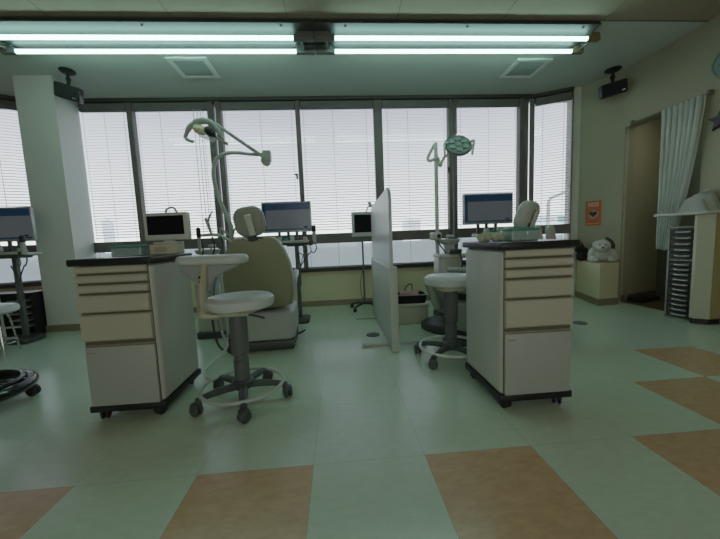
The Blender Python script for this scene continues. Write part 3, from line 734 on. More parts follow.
# hoses trailing to the floor under the stool
U = Vector((-1.23, 3.17, 0))
for q, pts in enumerate(([(-1.12, 3.03, .62), (-1.06, 2.80, .56), (-.99, 2.55, .48), (-.971, 2.45, .385), (-.968, 2.45, .244), (-.941, 2.45, .117), (-.891, 2.45, .082), (-.854, 2.45, .174), (-.832, 2.45, .353), (-.85, 2.50, .44)],
                         [(-1.12, 3.03, .58), (-1.05, 2.80, .54), (-.97, 2.58, .47), (-.953, 2.5, .372), (-.941, 2.5, .244), (-.90, 2.5, .177), (-.843, 2.5, .222), (-.83, 2.52, .36)],
                         [(-1.12, 3.03, .54), (-1.03, 2.78, .40), (-.93, 2.50, .22), (-.866, 2.42, .134), (-.90, 2.36, .077), (-.955, 2.25, .03), (-.953, 2.20, .0125), (-.90, 2.11, .0125), (-.80, 2.06, .0125), (-.72, 2.14, .0125), (-.70, 2.30, .0125)])):
    h = MB(); h.tube([Vector(p) - U for p in pts], (.008, .008, .0095)[q], 8, smooth=6); h.build('trailing_hose', ('hosedark', 'hose', 'ring')[q], u1)

# camera head on the second unit
a = MB(); a.tube([(-.10, .0, .69), (-.12, .02, .80), (-.13, .03, .86)], .010, 8, smooth=4); ca = a.build('camera_arm', 'palegrey', u2)
a = MB(); a.cbox((-.14, -.01, .885), (.085, .12, .085), (0, 0, R(10)), .016, 3); a.lathe([(.036, 0), (.036, .02), (.03, .024)], 18, tf=Matrix.Translation((-.13, -.065, .885)) @ Euler((PI / 2, 0, R(10))).to_matrix().to_4x4()); a.build('camera_head', 'unit', ca)
a = MB(); a.lathe([(.022, 0), (.022, .006), (0, .008)], 18, tf=Matrix.Translation((-.1265, -.088, .885)) @ Euler((PI / 2, 0, R(10))).to_matrix().to_4x4()); a.build('camera_lens', 'blackgloss', ca)
a = MB(); a.tube([(-.13, -.03, .845), (-.10, -.06, .78), (-.05, -.09, .70)], .007, 8, smooth=4); a.build('camera_cord', 'hosedark', ca)

# folding lamp over the first chair
e = thing('operating_lamp', 'folding arm dental lamp with curved pole and yellow reflector, over the olive-backed chair', 'lamp', (-1.075, 3.36, 0)); e.scale = (.98, 1, 1.0)
p = MB(); p.tube([(.0, 0, 0.002), (0, 0, .80), (0, 0, .95), (.005, 0, 1.06), (-.03, 0, 1.18), (-.095, 0, 1.36), (-.125, 0, 1.53), (-.120, 0, 1.66), (-.075, 0, 1.75), (.02, 0, 1.79), (.12, 0, 1.795), (.26, -.02, 1.775), (.40, -.03, 1.765)], [.026, .026, .024, .023, .022, .021, .021, .020, .019, .018, .017, .016, .018], 12, smooth=5)
p.build('pole', 'lampgreen', e)
j = MB(); j.box(.385, .47, -.07, .0, 1.69, 1.80, .014, 2, tf=None); j.lathe([(.045, -.03), (.045, .03)], 18, tf=Matrix.Translation((.415, -.035, 1.70)) @ Matrix.Rotation(PI / 2, 4, 'X')); j.build('elbow_joint', 'lampgreen', e)
a = MB(); a.tube([(.40, -.09, 1.73), (.20, -.12, 1.87), (.02, -.14, 2.00)], [.017, .016, .015], 10); ao = a.build('spring_arm', 'lampgreen', e)
a = MB(); a.tube([(.03, -.14, 1.99), (-.0, -.14, 2.02), (-.04, -.15, 2.0), (-.02, -.15, 1.91), (.06, -.15, 1.85), (.09, -.15, 1.84)], .014, 10, smooth=5); a.build('yoke', 'lampgreen', ao)
hd = MB(); hd.tube([(-.33, -.16, 1.935), (-.325, -.17, 1.96), (-.27, -.18, 2.04), (-.18, -.18, 2.085), (-.09, -.17, 2.075), (-.02, -.16, 2.0), (.02, -.16, 1.92)], [.014, .018, .024, .030, .028, .022, .014], 12, smooth=5, flat=.8)
hd.tube([(-.33, -.17, 1.95), (-.315, -.175, 1.925), (-.27, -.18, 1.905), (-.25, -.18, 1.905)], [.016, .015, .014, .012], 10, smooth=4)
for v in hd.v: v.x += .032; v.z -= .045
ho = hd.build('lamp_head', 'lampgreen', e)
rf = MB(); rf.ball((-.19, -.17, 2.012), (.068, .05, .046), (0, R(24), 0))
for v in rf.v: v.x += .032; v.z -= .045
rf.build('reflector', 'reflector', ho)
bk = MB(); bk.ball((-.095, -.175, 1.985), (.062, .06, .040), (0, R(52), 0)); bk.tube([(-.10, -.23, 2.0), (-.07, -.235, 1.97)], .016, 10)
for v in bk.v: v.x += .032; v.z -= .045
bk.build('bulb_housing', 'black', ho)
sh = MB(); sh.prism(rrect(.15, .05, .02), -.004, .004, 'y', tf=Matrix.Translation((-.115, -.20, 1.935)) @ Euler((0, R(24), 0)).to_matrix().to_4x4())
for v in sh.v: v.x += .032; v.z -= .045
sh.build('splash_shield', 'clearp', ho)
# round lamp on a straight pole
e = thing('operating_lamp', 'round dark green dental lamp on a straight pole, behind the plain round stool', 'lamp', (1.141, 3.565, 0)); e.scale = (1.05, 1.05, 1.045)
p = MB(); p.tube([(0, 0, .002), (0, 0, 1.70), (0, 0, 1.83)], [.023, .020, .018], 12); p.build('pole', 'bracket', e)
a = MB(); a.tube([(0, 0, 1.82), (-.02, 0, 1.80), (-.085, -.01, 1.69), (-.088, -.01, 1.655), (-.06, -.01, 1.645), (.0, -.02, 1.665), (.02, -.02, 1.67)], .016, 10, smooth=4); ao = a.build('folding_arm', 'bracket', e)
a = MB(); a.ball((.035, -.03, 1.60), (.026, .026, .03)); a.tube([(.02, -.02, 1.66), (.035, -.03, 1.60), (.075, -.05, 1.67), (.11, -.06, 1.69)], .014, 10, smooth=4); a.build('wrist', 'bracket', ao)
tfh = Matrix.Translation((.20, -.10, 1.765)) @ Euler((R(58), R(-10), 0)).to_matrix().to_4x4()
h = MB(); h.lathe([(0, -.035), (.09, -.03), (.135, -.008), (.142, .008), (.132, .022), (.125, .024)], 32, tf=tfh, sy=1.0); h.lathe([(0, .0235), (.126, .0235)], 32, tf=tfh)
ho = h.build('lamp_head', 'lampdark', e)
h = MB()
for k in range(6):
    aa = 2 * PI * k / 6 + .3; h.lathe([(.034, .0238), (.034, .032), (.026, .037), (0, .038)], 14, (.075 * math.cos(aa), .075 * math.sin(aa), 0), tf=tfh)
h.lathe([(.030, .0238), (.030, .033), (0, .037)], 14, tf=tfh); h.build('lens', 'lens', ho)
h = MB(); h.tube([(.315, -.11, 1.80), (.345, -.15, 1.80), (.338, -.17, 1.77), (.325, -.17, 1.70), (.322, -.17, 1.655)], [.012, .014, .013, .012, .012], 10, smooth=4)
h.build('grip_handle', 'bracket', ho); h = MB(); h.tube([(.09, -.10, 1.80), (.055, -.13, 1.785), (.04, -.15, 1.75), (.045, -.15, 1.66)], .011, 10, smooth=4); h.build('grip_handle', 'bracket', ho)
h = MB(); h.tube([(.20, -.06, 1.83), (.205, -.05, 1.90)], .008, 8); h.build('top_knob', 'bracket', ho)

# instrument trays with their wide monitors
def make_tray(label, loc):
    e = thing('instrument_tray', label, 'instrument tray', loc, 0, 'instrument tray stands beside the chairs')
    b = MB(); b.prism(rrect(.20, .24, .04), .001, .05, 'z', .01, 2); b.build('base_plate', 'dkgrey', e)
    c = MB(); c.box(-.021, .021, -.02, .02, .05, .87, .008, 2); c.build('column', 'midgrey', e)
    t = MB(); t.box(-.22, .15, -.13, .13, .862, .890, .012, 2); t.tube([(-.22, -.135, .893), (.15, -.135, .893)], .008, 8); t.build('tray_table', 'unit', e)
    k = MB(); k.tube([(-.20, -.12, .866), (.14, -.12, .866)], .014, 8); k.cbox((0, 0, .852), (.2, .16, .03), bev=.01); k.build('tray_underside', 'dkgrey', e)
    h = MB(); h.tube([(.13, -.08, .872), (.17, -.11, .872), (.20, -.12, .885)], [.028, .03, .02], 10, smooth=4); ho = h.build('handpiece_bracket', 'dkgrey', e)
    g = MB(); g.lathe([(.019, .87), (.021, .93), (.019, .985)], 14, (.205, -.125, 0)); g.build('handpiece', 'palegrey', ho)
    g = MB(); g.lathe([(.021, .985), (.022, 1.02), (.019, 1.048), (0, 1.05)], 14, (.205, -.125, 0)); g.build('handpiece_cap', 'black', ho)
    for i, (x, z) in enumerate(((.09, .80), (.145, .79), (.205, .82))):
        g = MB(); g.tube([(x, -.12, .866), (x + .02, -.13, z), (x - .01, -.12, .745 + .01 * i), (x - .06, -.08, .76), (.03, -.02, .60), (.024, .0, .40)], .0055, 7, smooth=6); g.build('hose', ('hosedark', 'hose', 'hosedark')[i], e)
    for x, y, r, hh, m in ((-.16, -.10, .026, .055, 'palegrey'), (-.09, -.105, .022, .035, 'teal'), (-.03, -.10, .022, .06, 'palegrey'), (.10, -.04, .024, .045, 'palegrey')):
        g = MB(); g.lathe([(r, .8895), (r * 1.05, .8895 + hh * .8), (r * .8, .8895 + hh), (0, .8895 + hh)], 14, (x, y, 0)); g.build('instrument_pot', m, e)
    g = MB(); g.box(-.005, .075, -.125, -.085, .89, .906, .005, 1); g.build('control_pad', 'black', e)
    return e
def make_monitor(label, loc, rz, tall=.29):
    e = thing('wide_monitor', label, 'monitor', loc, rz, 'wide monitors on the instrument trays')
    w = .487
    b = MB(); b.box(-w / 2, w / 2, -.018, .02, .09, .09 + tall, .007, 2); b.build('bezel', 'bezel', e)
    s = MB(); s.box(-w / 2 + .012, w / 2 - .012, -.0195, -.017, .112, .09 + tall - .012); s.build('screen', 'scr', e)
    s = MB(); s.box(-w / 2 + .012, w / 2 - .012, -.0203, -.0192, .09 + tall - .075, .09 + tall - .014); s.box(-w / 2 + .012, w / 2 - .012, -.0203, -.0192, .112, .124); s.box(-w / 2 + .012, -w / 2 + .04, -.0203, -.0192, .112, .09 + tall - .014); s.build('screen_window', 'scrblue', e)
    s = MB(); s.box(w / 2 - .075, w / 2 - .04, -.0208, -.0200, .13, .142); s.build('screen_icon', 'scroff', e)
    n = MB()
    n.box(-.014, .014, .02, .036, .012, .20, .004, 1); n.box(-.10, -.075, .006, .03, .006, .10, .003, 1); n.box(.075, .10, .006, .03, .006, .10, .003, 1); n.box(-.12, .12, -.04, .07, .0005, .012, .004, 2)
    n.build('stand', 'midgrey', e)
    return e
T1 = (-.44, 3.52)
t1 = make_tray('instrument tray stand just past the olive-backed chair', (T1[0], T1[1], 0))
m1 = make_monitor('wide monitor on the tray just past the olive-backed chair', (-.53, 3.55, .8905), R(-2)); m1.scale = (1.09, 1.05, 1.12)
t0 = dup(t1, (-3.15, 3.35, 0), 0, 'instrument tray stand in front of the pillar')
m0 = dup(m1, (-3.24, 3.385, .9005), R(2), 'wide monitor on the tray in front of the pillar')
t2 = dup(t1, (1.66, 3.21, 0), 0, 'instrument tray stand hidden behind the cart nearer the curtain')
m2 = dup(m1, (1.575, 3.24, .8905), R(0), 'wide monitor beyond the cart with yellow cotton, by its teal-lidded tub')
m0.scale = (1.10, 1.08, 1.14)
m2.scale = (1.085, 1.085, 1.085)

# ------------------------------------------------------------------ PARTITION AND MONITOR STAND
e = thing('low_partition', 'white low partition with rounded upper panel between the two dental chairs', 'partition', (.41, 0, 0))
up = MB(); arc = [(2.40 + .10 - .10 * math.cos(R(90 * k / 8)), 1.175 + .10 * math.sin(R(90 * k / 8))) for k in range(9)]
up.prism([(2.40, .655)] + arc + [(3.55, 1.235), (3.62, 1.20), (3.62, .655)], -.012, .012, 'x', .003, 1); up.build('upper_panel', 'acryl', e)
lw = MB(); lw.box(-.016, .016, 2.46, 3.62, .012, .648, .003, 1); lw.build('lower_panel', 'acryl2', e)
cp = MB(); cp.box(-.026, .020, 2.44, 3.62, .646, .664, .003, 1); cp.build('cap_rail', 'acryl', e)
ps = MB(); ps.box(-.022, .040, 2.385, 2.455, .001, .668, .005, 2); ps.build('end_post', 'postw', e)
pe = MB(); pe.box(-.022, .022, 3.60, 3.66, .001, .668, .005, 2); pe.build('end_post', 'postw', e)
for y in (2.57, 3.45):
    ft = MB(); ft.box(-.24, .30, y - .022, y + .022, .001, .022, .006, 2); ft.build('foot_bar', 'palegrey', e)
e = thing('monitor_stand', 'small pale monitor on a slim wheeled pole beside the partition', 'monitor stand', (.315, 3.93, 0), R(0))
for k in range(4):
    a = R(50 + 90 * k); dx, dy = math.cos(a), math.sin(a); dy *= .9
    l = MB(); l.tube([(0, 0, .085), (dx * .10, dy * .10, .08), (dx * .21, dy * .21, .058)], [.018, .016, .012], 8, smooth=3, flat=.7); lo = l.build('base_leg', 'black', e)
    c = MB(); c.lathe([(0, -.012), (.022, -.012), (.026, -.006), (.026, .006), (.022, .012), (0, .012)], 14, tf=Matrix.Translation((dx * .205, dy * .205, .027)) @ Matrix.Rotation(a, 4, 'Z') @ Matrix.Rotation(PI / 2, 4, 'X')); c.build('caster', 'rubber', lo)
p = MB(); p.lathe([(.02, .07), (.02, .12), (.0115, .125), (.0115, .97)], 14); p.build('pole', 'midgrey', e)
b = MB(); b.box(-.125, .145, -.03, .012, .915, 1.215, .008, 2); b.build('bezel', 'monwhite', e)
s = MB(); s.box(-.093, .113, -.0315, -.029, .965, 1.18); s.build('screen', 'scroff', e)
k = MB(); k.tube([(.0, -.005, .12), (-.04, -.02, .2), (-.045, -.02, .36), (-.01, -.02, .5)], .004, 6, smooth=5); k.build('cable', 'hosedark', e)
k = MB(); k.tube([(.06, .0, 1.21), (.085, .0, 1.27), (.12, .0, 1.28), (.14, .0, 1.29)], .008, 8, smooth=4); k.tube([(.115, 0, 1.28), (.10, .0, 1.33)], .02, 8); k.build('camera_arm', 'palegrey', e)
# case and bag on the floor behind the partition
e = thing('storage_case', 'low white plastic case on the floor beyond the partition', 'case', (.73, 3.26, 0), R(-2))
b = MB(); b.prism(rrect(.35, .26, .03), .001, .175, 'z', .012, 2); b.build('case_body', 'casew', e)
b = MB(); b.prism(rrect(.365, .275, .035), .172, .212, 'z', .016, 3); b.build('case_lid', 'casew', e)
e = thing('open_bag', 'open black bag with a pinkish pouch inside, on the low white case', 'bag', (.73, 3.26, .2125), R(-4))
b = MB(); P = rrect(.34, .23, .05)
n = len(P)
vs = [(x * .94, y * .94, 0) for x, y in P] + [(x, y, .085) for x, y in P] + [(x * .90, y * .90, .085) for x, y in P] + [(x * .86, y * .86, .03) for x, y in P]
fs = [list(range(n))[::-1], [3 * n + i for i in range(n)]]
for k in range(3):
    for i in range(n): fs.append([k * n + i, k * n + (i + 1) % n, (k + 1) * n + (i + 1) % n, (k + 1) * n + i])
b.add(vs, fs); b.build('bag_body', 'blackcloth', e)
b = MB(); b.tube([(*p, .087) for p in P], .006, 8, closed=True); b.build('bag_rim', 'palegrey', e)
b = MB(); b.cbox((.0, -.01, .086), (.20, .13, .03), (R(8), 0, R(-8)), .012, 2); b.build('pouch', 'pink', e)
b = MB(); b.tube([(-.03, .11, .08), (-.02, .10, .13), (.02, .09, .17), (.045, .08, .165), (.045, .07, .12), (.04, .06, .08)], .006, 8, smooth=5); b.build('bag_handle', 'black', e)
# floor outlet caps
for x, y, lab in ((.293, 2.86, 'round metal floor cap beside the partition foot'), (2.29, 2.83, 'round metal floor cap on the open floor past the cart nearer the curtain')):
    c = MB(); c.lathe([(.062, .0006), (.062, .006), (.055, .010), (0, .011)], 26, (x, y, 0)); c.lathe([(.02, .0105), (.02, .0125), (0, .013)], 14, (x, y, 0))
    tag(c.build('floor_outlet', 'midgrey'), lab, 'floor cap', 'floor outlet caps')

# ------------------------------------------------------------------ CORNER LEDGE, POSTER, TOYS
mb = MB(); mb.prism([(3.0, 3.43), (3.265, 3.465), (3.37, 3.60), (3.195, 3.99), (3.165, 3.99)], .075, .49, 'z', .004, 1)
mb2 = MB(); mb2.prism([(2.99, 3.42), (3.268, 3.457), (3.37, 3.60), (3.19, 3.995), (3.155, 3.995)], .0, .076, 'z')
o = mb.build('trim_6', 'wallwin', smooth=False); struct(o); o = mb2.build('baseboard_ledge', 'base', smooth=False); struct(o)
# poster on the corner wall
pd = (Vector((*D, 0)) - Vector((*C2, 0))).normalized(); pn = Vector((pd.y, -pd.x, 0))
tfp = Matrix(((pd.x, pn.x, 0, 3.277 + pn.x * .001), (pd.y, pn.y, 0, 3.879 + pn.y * .001), (0, 0, 1, 1.09), (0, 0, 0, 1)))
e = thing('wall_poster', 'small orange poster with a dark heart in a pale circle, by the slanted window', 'poster')
e.matrix_world = tfp
w, h = .18, .315
b = MB(); b.box(-w / 2, w / 2, 0.0005, .002, -h / 2, h / 2); b.build('paper', 'poster', e)
b = MB(); b.lathe([(0, 0), (.058, 0)], 28, tf=Matrix.Translation((0, .0026, -.012)) @ Matrix.Rotation(-PI / 2, 4, 'X')); b.build('pale_circle', 'posterw', e)
b = MB()
hp = [(.0026 * 16 * math.sin(t) ** 3, .0026 * (13 * math.cos(t) - 5 * math.cos(2 * t) - 2 * math.cos(3 * t) - math.cos(4 * t)) - .008) for t in [2 * PI * k / 30 for k in range(30)]]
b.add([(x, .0032, z) for x, z in hp], [list(range(30))]); b.build('heart', 'posterd', e)
b = MB()
for z, ww in ((.125, .062), (.098, .060)):
    for k in range(4): b.box(-ww + k * ww * .51, -ww + k * ww * .51 + ww * .42, .0022, .003, z - .009, z + .009)
for k in range(9): b.box(-.07 + k * .016, -.07 + k * .016 + .010, .0022, .003, -.132, -.123)
b.build('printed_lettering', 'posterw', e)
# plush toy and black bag on the ledge
def remeshed(mb, name, mat, parent, vox=.009):
    o = mb.build(name, mat, parent)
    m = o.modifiers.new('r', 'REMESH'); m.mode = 'VOXEL'; m.voxel_size = vox; m.use_smooth_shade = True
    s = o.modifiers.new('s', 'SMOOTH'); s.factor = .6; s.iterations = 4
    return o
e = thing('plush_toy', 'slumped white plush animal with a dark floppy ear, on the corner ledge', 'plush toy', (3.18, 3.60, .4905), R(-30))
b = MB(); b.ball((0, .02, .10), (.095, .075, .10)); b.ball((-.015, -.035, .20), (.085, .075, .075)); b.ball((-.03, -.10, .175), (.05, .05, .042))
b.ball((-.10, -.03, .035), (.045, .085, .034), (0, 0, .4)); b.ball((.085, -.035, .036), (.045, .09, .034), (0, 0, -.35))
b.ball((-.115, .0, .12), (.032, .032, .075), (0, .35, 0)); b.ball((.11, .0, .10), (.032, .032, .08), (0, -.45, 0)); b.ball((-.085, -.02, .225), (.03, .02, .04), (0, .5, 0))
remeshed(b, 'body', 'plush', e)
b = MB(); b.ball((.055, -.02, .262), (.06, .042, .020), (0, .75, 0)); b.ball((.085, -.03, .205), (.022, .028, .05), (0, -.25, 0)); remeshed(b, 'ear', 'plushdark', e, .007)
b = MB()
for x in (-.055, .0): b.ball((x, -.108, .215), .0085, seg=10)
b.ball((-.032, -.150, .182), (.014, .010, .010), seg=10); b.build('face', 'black', e)
e = thing('cloth_bag', 'slumped black cloth bag on the corner ledge beside the plush animal', 'bag', (3.14, 3.885, .4905), R(15)); e.scale = (.8, .8, .8)
b = MB(); b.ball((0, 0, .085), (.085, .075, .085)); b.ball((-.03, .02, .19), (.075, .055, .06)); b.ball((.045, -.02, .165), (.05, .045, .05)); b.ball((-.055, -.02, .05), (.05, .06, .05)); b.ball((.0, .0, .235), (.05, .03, .03), (0, .4, 0))
remeshed(b, 'bag_body', 'blackcloth', e)
b = MB(); b.tube([(-.04, .02, .23), (-.05, .03, .275), (.0, .03, .295), (.04, .02, .265), (.04, .01, .21)], .009, 8, smooth=5); b.build('bag_strap', 'blackcloth', e)

# ------------------------------------------------------------------ CURTAIN, COUNTER, RACK
b = MB(); b.tube([(XR - .03, 3.50, 2.055), (XR - .03, 2.72, 2.06)], .011, 8)
for y in (3.48, 2.735): b.box(XR - .05, XR - .0005, y - .012, y + .012, 2.045, 2.085, .004, 1)
tag(b.build('curtain_rail', 'rail'), 'thin dark curtain rail across the top of the opening', 'curtain rail')
b = MB(); NU, NV = 72, 26
vs = []; fs = []
for j in range(NV + 1):
    t = j / NV
    z = 2.055 - t * 1.40
    ya = 3.13 - .04 * t; yb = 2.745 + .21 * t ** 1.4
    for i in range(NU + 1):
        u = i / NU
        amp = (.016 + .008 * t) * (1 + .35 * math.sin(7 * u + 1))
        x = XR - .062 + amp * math.sin(2 * PI * 7.5 * u + .8 * math.sin(3 * u) + .7 * t) 
        vs.append((x, ya + (yb - ya) * u + .008 * math.sin(2 * PI * 15 * u), z + .010 * math.sin(9 * u) * t))
for j in range(NV):
    for i in range(NU):
        k = j * (NU + 1) + i; fs.append([k, k + 1, k + NU + 2, k + NU + 1])
b.add(vs, fs); o = b.build('curtain', 'curtain', None, angle=180); tag(o, 'white half-length curtain gathered at the opening beside the counter', 'curtain')
# drawer rack
e = thing('drawer_rack', 'tall metal rack of shallow dark drawers beside the counter', 'drawer rack', (3.235, 2.765, 0), R(12))
w = .118; dp = .12
b = MB()
for y in (-w, w - .014):
    for x in (0, dp - .014): b.box(x, x + .014, y, y + .014, .001, .885, .002, 1)
for z in (.001, .56, .871):
    b.box(0, .014, -w, w, z, z + .014, .002, 1); b.box(dp - .014, dp, -w, w, z, z + .014, .002, 1); b.box(0, dp, -w, -w + .014, z, z + .014); b.box(0, dp, w - .014, w, z, z + .014)
b.build('frame', 'rackmetal', e)
zs = [.025 + k * .048 for k in range(11)] + [.585 + k * .056 for k in range(5)]
for i, z in enumerate(zs):
    hh = .043 if i < 11 else .050
    d = MB(); d.box(.004, dp - .02, -w + .016, w - .016, z, z + hh, .004, 1); do = d.build('drawer', 'rackdark', e)
    p = MB(); p.tube([(-.003, -.055, z + hh * .5), (-.012, -.03, z + hh * .45), (-.012, .03, z + hh * .45), (-.003, .055, z + hh * .5)], .009, 8, smooth=3); p.build('pull', 'rackpull', do)
# counter
e = thing('reception_counter', 'cream counter with a pale overhanging top, at the curtained opening', 'counter', (0, 0, 0))
b = MB(); b.prism([(3.19, 2.615), (3.275, 2.545), (3.395, 2.553), (3.395, 2.64), (3.19, 2.64)], .05, .985, 'z', .003, 1); bo = b.build('end_panel', 'counterw', e)
b = MB(); b.prism([(3.277, 2.5405), (3.395, 2.5485), (3.395, 2.5515), (3.278, 2.5435)], .052, .984, 'z'); b.build('front_panel', 'countery', e)  # thin face that carries the painted shade
b = MB(); b.prism([(3.20, 2.62), (3.28, 2.555), (3.395, 2.56), (3.395, 2.635), (3.20, 2.635)], .001, .05, 'z'); b.build('plinth', 'black', e)
b = MB(); b.prism([(3.10, 2.93), (3.085, 2.90), (3.17, 2.53), (3.395, 2.50), (3.395, 2.68), (3.25, 2.70), (3.20, 2.93)], .986, 1.012, 'z', .005, 2); b.build('counter_top', 'countertop', e)
b = MB(); rng = random.Random(3)
NU, NV = 26, 12; vs = []; fs = []
for j in range(NV + 1):
    for i in range(NU + 1):
        u, v = i / NU, j / NV
        hgt = .21 * (math.sin(PI * min(1, max(0, v))) ** .6) * (.55 + .45 * u) + .012 * math.sin(14 * u + 5 * v) + .010 * math.sin(23 * v + 6 * u)
        edge = min(u, v, 1 - u, 1 - v)
        hgt *= min(1, edge * 6)
        vs.append((3.205 + .185 * u, 2.56 + .26 * v + .01 * math.sin(9 * u), 1.0135 + max(0, hgt)))
for j in range(NV):
    for i in range(NU):
        k = j * (NU + 1) + i; fs.append([k, k + 1, k + NU + 2, k + NU + 1])
b.add(vs, fs); tag(b.build('folded_cloth', 'cloth', None, angle=180), 'crumpled grey striped cloth heaped on the counter top', 'cloth')
# wall clock and black wall ornament
e = thing('wall_clock', 'round pale clock high on the wall above the counter', 'clock', (XR - .001, 2.612, 2.265)); e.rotation_euler = (0, R(-90), 0)
b = MB(); b.lathe([(.125, 0), (.128, .02), (.122, .032), (.112, .032), (.110, .022)], 40); b.build('rim', 'clockrim', e)
b = MB(); b.lathe([(0, .018), (.111, .018)], 40); b.lathe([(.111, .001), (.111, .0175)], 40); b.build('face', 'clockface', e)
b = MB(); b.cbox((.03, 0, .021), (.06, .006, .002)); b.cbox((0, .04, .023), (.005, .08, .002)); b.build('hands', 'black', e)
b = MB(); pts = []
for k in range(10):
    a = R(90 + 36 * k); r = (.10, .045)[k % 2]; pts.append((2.645 + r * math.cos(a), 1.80 + r * math.sin(a)))
b.prism(pts, XR - .03, XR - .001, 'x', .004, 1); tag(b.build('wall_ornament', 'black'), 'black star-shaped ornament on the wall below the clock', 'wall ornament')
# dark object on the floor of the recess
b = MB(); b.prism([(3.52, 3.42), (3.86, 3.52), (3.80, 3.68), (3.48, 3.56)], .005, .06, 'z', .01, 2); tag(b.build('floor_mat_roll', 'black'), 'flat black case lying on the floor inside the opening', 'case')
# low shelf behind the pillar
e = thing('low_shelf', 'low black shelf of white trays beside the pillar, under the slanted window', 'shelf', (-3.62, 3.70, 0))
b = MB(); b.box(-.36, .36, -.11, .11, .001, .03); b.box(-.36, .36, .09, .11, .03, .44); b.box(-.36, -.34, -.11, .11, .03, .44); b.box(.34, .36, -.11, .11, .03, .44); b.box(-.36, .36, -.11, .11, .44, .46); b.build('carcass', 'black', e, smooth=False)
for z in (.09, .16, .23, .30, .37):
    t = MB(); t.box(.10, .30, -.125, .07, z, z + .012, .003, 1); t.build('tray', 'palegrey', e)
f = MB(); f.tube([(.05, -.13, .002), (.04, -.13, .56)], .012, 8); f.tube([(-.25, -.13, .002), (-.25, -.13, .56)], .012, 8); f.tube([(-.26, -.13, .10), (.30, -.13, .10)], .010, 8); f.tube([(-.26, -.13, .54), (.06, -.13, .54)], .010, 8); f.build('wire_frame', 'ringwhite', e)

# ------------------------------------------------------------------ OUTSIDE
mb = MB(); mb.box(-450, 560, 4.9, 480, -3.2, -3.0); o = mb.build('ground_outside', 'asphalt', smooth=False); struct(o)
def building(label, x, y, w, d, h, mat='bldg', rows=3, cols=4, z0=-3.0):
    e = thing('outside_building', label, 'building', (x, y, z0), 0, 'hazy buildings outside')
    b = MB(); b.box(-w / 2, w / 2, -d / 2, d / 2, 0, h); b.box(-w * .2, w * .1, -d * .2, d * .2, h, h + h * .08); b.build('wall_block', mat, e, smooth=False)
    g = MB()
    for r in range(rows):
        for c in range(cols):
            xx = -w / 2 + w * (c + .5) / cols; zz = h * (r + .55) / rows; g.box(xx - w / cols * .3, xx + w / cols * .3, -d / 2 - .03, -d / 2 + .01, zz - h / rows * .2, zz + h / rows * .2)
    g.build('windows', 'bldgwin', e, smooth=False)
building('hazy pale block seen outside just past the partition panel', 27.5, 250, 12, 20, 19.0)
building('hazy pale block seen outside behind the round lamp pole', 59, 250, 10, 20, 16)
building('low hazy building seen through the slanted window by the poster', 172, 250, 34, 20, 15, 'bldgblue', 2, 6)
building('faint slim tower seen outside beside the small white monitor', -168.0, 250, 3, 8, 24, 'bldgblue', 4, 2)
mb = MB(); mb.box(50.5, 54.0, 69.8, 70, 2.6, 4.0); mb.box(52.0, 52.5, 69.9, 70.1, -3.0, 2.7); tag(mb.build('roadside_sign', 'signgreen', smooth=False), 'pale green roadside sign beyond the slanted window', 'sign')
mb = MB(); prof = []
for k in range(41):
    x = -130 + k * 7.5; prof.append((3.2 * x, 3.0 + 4 * 1.0 * math.sin(k * .55) + .7 * math.sin(k * 1.3 + 1)))
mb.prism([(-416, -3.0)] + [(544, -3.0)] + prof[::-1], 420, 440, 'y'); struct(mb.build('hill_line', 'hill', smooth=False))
e = thing('street_lamp', 'slim street lamp with angled arm outside the slanted window', 'street lamp', (13.1, 19.0, -3.0))
p = MB(); p.tube([(0, 0, 0), (0, 0, 5.6), (.12, 0, 5.85), (1.1, 0, 6.2)], [.13, .10, .09, .08], 8); p.build('pole', 'pole', e)
p = MB(); p.cbox((1.5, 0, 6.28), (.9, .2, .1), (0, R(-14), 0), .03); p.build('lamp_head', 'pole', e)

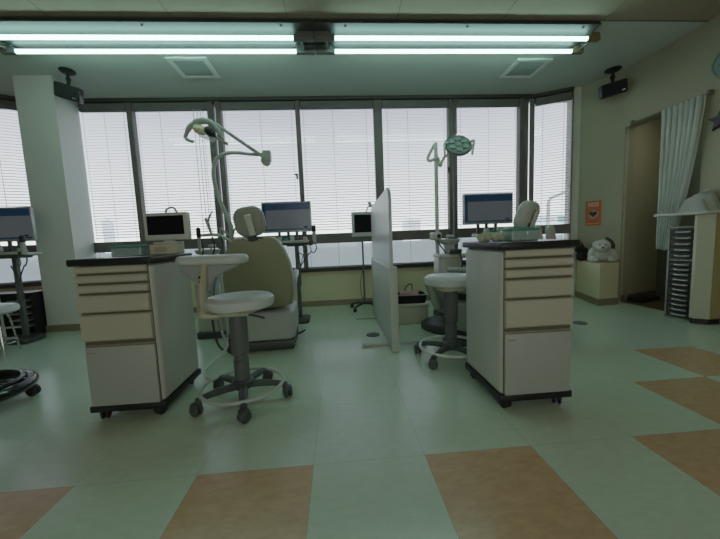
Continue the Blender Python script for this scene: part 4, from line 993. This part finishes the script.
# ------------------------------------------------------------------ LIGHT
wd = bpy.data.worlds.new('sky'); scene.world = wd; wd.use_nodes = True
nt = wd.node_tree; bg = nt.nodes['Background']
tc = nt.nodes.new('ShaderNodeTexCoord'); sp = nt.nodes.new('ShaderNodeSeparateXYZ'); cr = nt.nodes.new('ShaderNodeValToRGB')
nt.links.new(tc.outputs['Generated'], sp.inputs[0]); nt.links.new(sp.outputs['Z'], cr.inputs['Fac']); nt.links.new(cr.outputs['Color'], bg.inputs['Color'])
cr.color_ramp.elements[0].position = 0.0; cr.color_ramp.elements[0].color = (1.36, 1.40, 1.39, 1)
cr.color_ramp.elements[1].position = .42; cr.color_ramp.elements[1].color = (.26, .275, .37, 1)
k_ = cr.color_ramp.elements.new(.10); k_.color = (.98, 1.00, 1.06, 1)
bg.inputs['Strength'].default_value = 1.40
def portal(loc, rot, sx, sy):
    l = bpy.data.lights.new('sky_portal', 'AREA'); l.shape = 'RECTANGLE'; l.size = sx; l.size_y = sy; l.cycles.is_portal = True
    o = bpy.data.objects.new('sky_portal', l); o.location = loc; o.rotation_euler = rot; COL.objects.link(o)
portal((-.54, YW + .35, 1.58), (R(-90), 0, 0), 6.5, 2.2)
# fill light added out of frame behind the viewer, brightens faces turned from the windows
l = bpy.data.lights.new('rear_fill_light', 'AREA'); l.shape = 'RECTANGLE'; l.size = 3.6; l.size_y = 1.7; l.energy = 17; l.color = (.97, 1.0, .96)
o = bpy.data.objects.new('rear_fill_light', l); o.location = (.2, YB + .05, 1.45); o.rotation_euler = (R(90), 0, 0); COL.objects.link(o)

# unseen fill light added in the recess, above the lintel line, to brighten its wall
l = bpy.data.lights.new('recess_fill_light', 'AREA'); l.size = .3; l.energy = .8; l.color = (.95, 1.0, .85)
o = bpy.data.objects.new('recess_fill_light', l); o.location = (3.80, 2.95, 2.28); COL.objects.link(o)

# ------------------------------------------------------------------ CAMERA
cam = bpy.data.cameras.new('camera'); co = bpy.data.objects.new('camera', cam); COL.objects.link(co)
cam.sensor_fit = 'HORIZONTAL'; cam.sensor_width = 36; cam.lens = 318 / 720 * 36; cam.clip_start = .02; cam.clip_end = 600
yaw, pitch, roll = 0.06876829, 0.09916201, -0.04040956
f = Vector((math.sin(yaw), math.cos(yaw), 0)); r = Vector((math.cos(yaw), -math.sin(yaw), 0)); u = Vector((0, 0, 1))
f2 = f * math.cos(pitch) - u * math.sin(pitch); u2 = u * math.cos(pitch) + f * math.sin(pitch)
r3 = r * math.cos(roll) + u2 * math.sin(roll); u3 = u2 * math.cos(roll) - r * math.sin(roll)
co.matrix_world = Matrix(((r3.x, u3.x, -f2.x, 0), (r3.y, u3.y, -f2.y, 0), (r3.z, u3.z, -f2.z, .9), (0, 0, 0, 1)))
scene.camera = co
scene.view_settings.view_transform = 'Filmic'
scene.view_settings.look = 'Medium Contrast'
scene.view_settings.exposure = 0.55
scene.cycles.max_bounces = 10; scene.cycles.diffuse_bounces = 6; scene.cycles.transparent_max_bounces = 16
scene.cycles.sample_clamp_indirect = 6.0
scene.cycles.caustics_reflective = False; scene.cycles.caustics_refractive = False
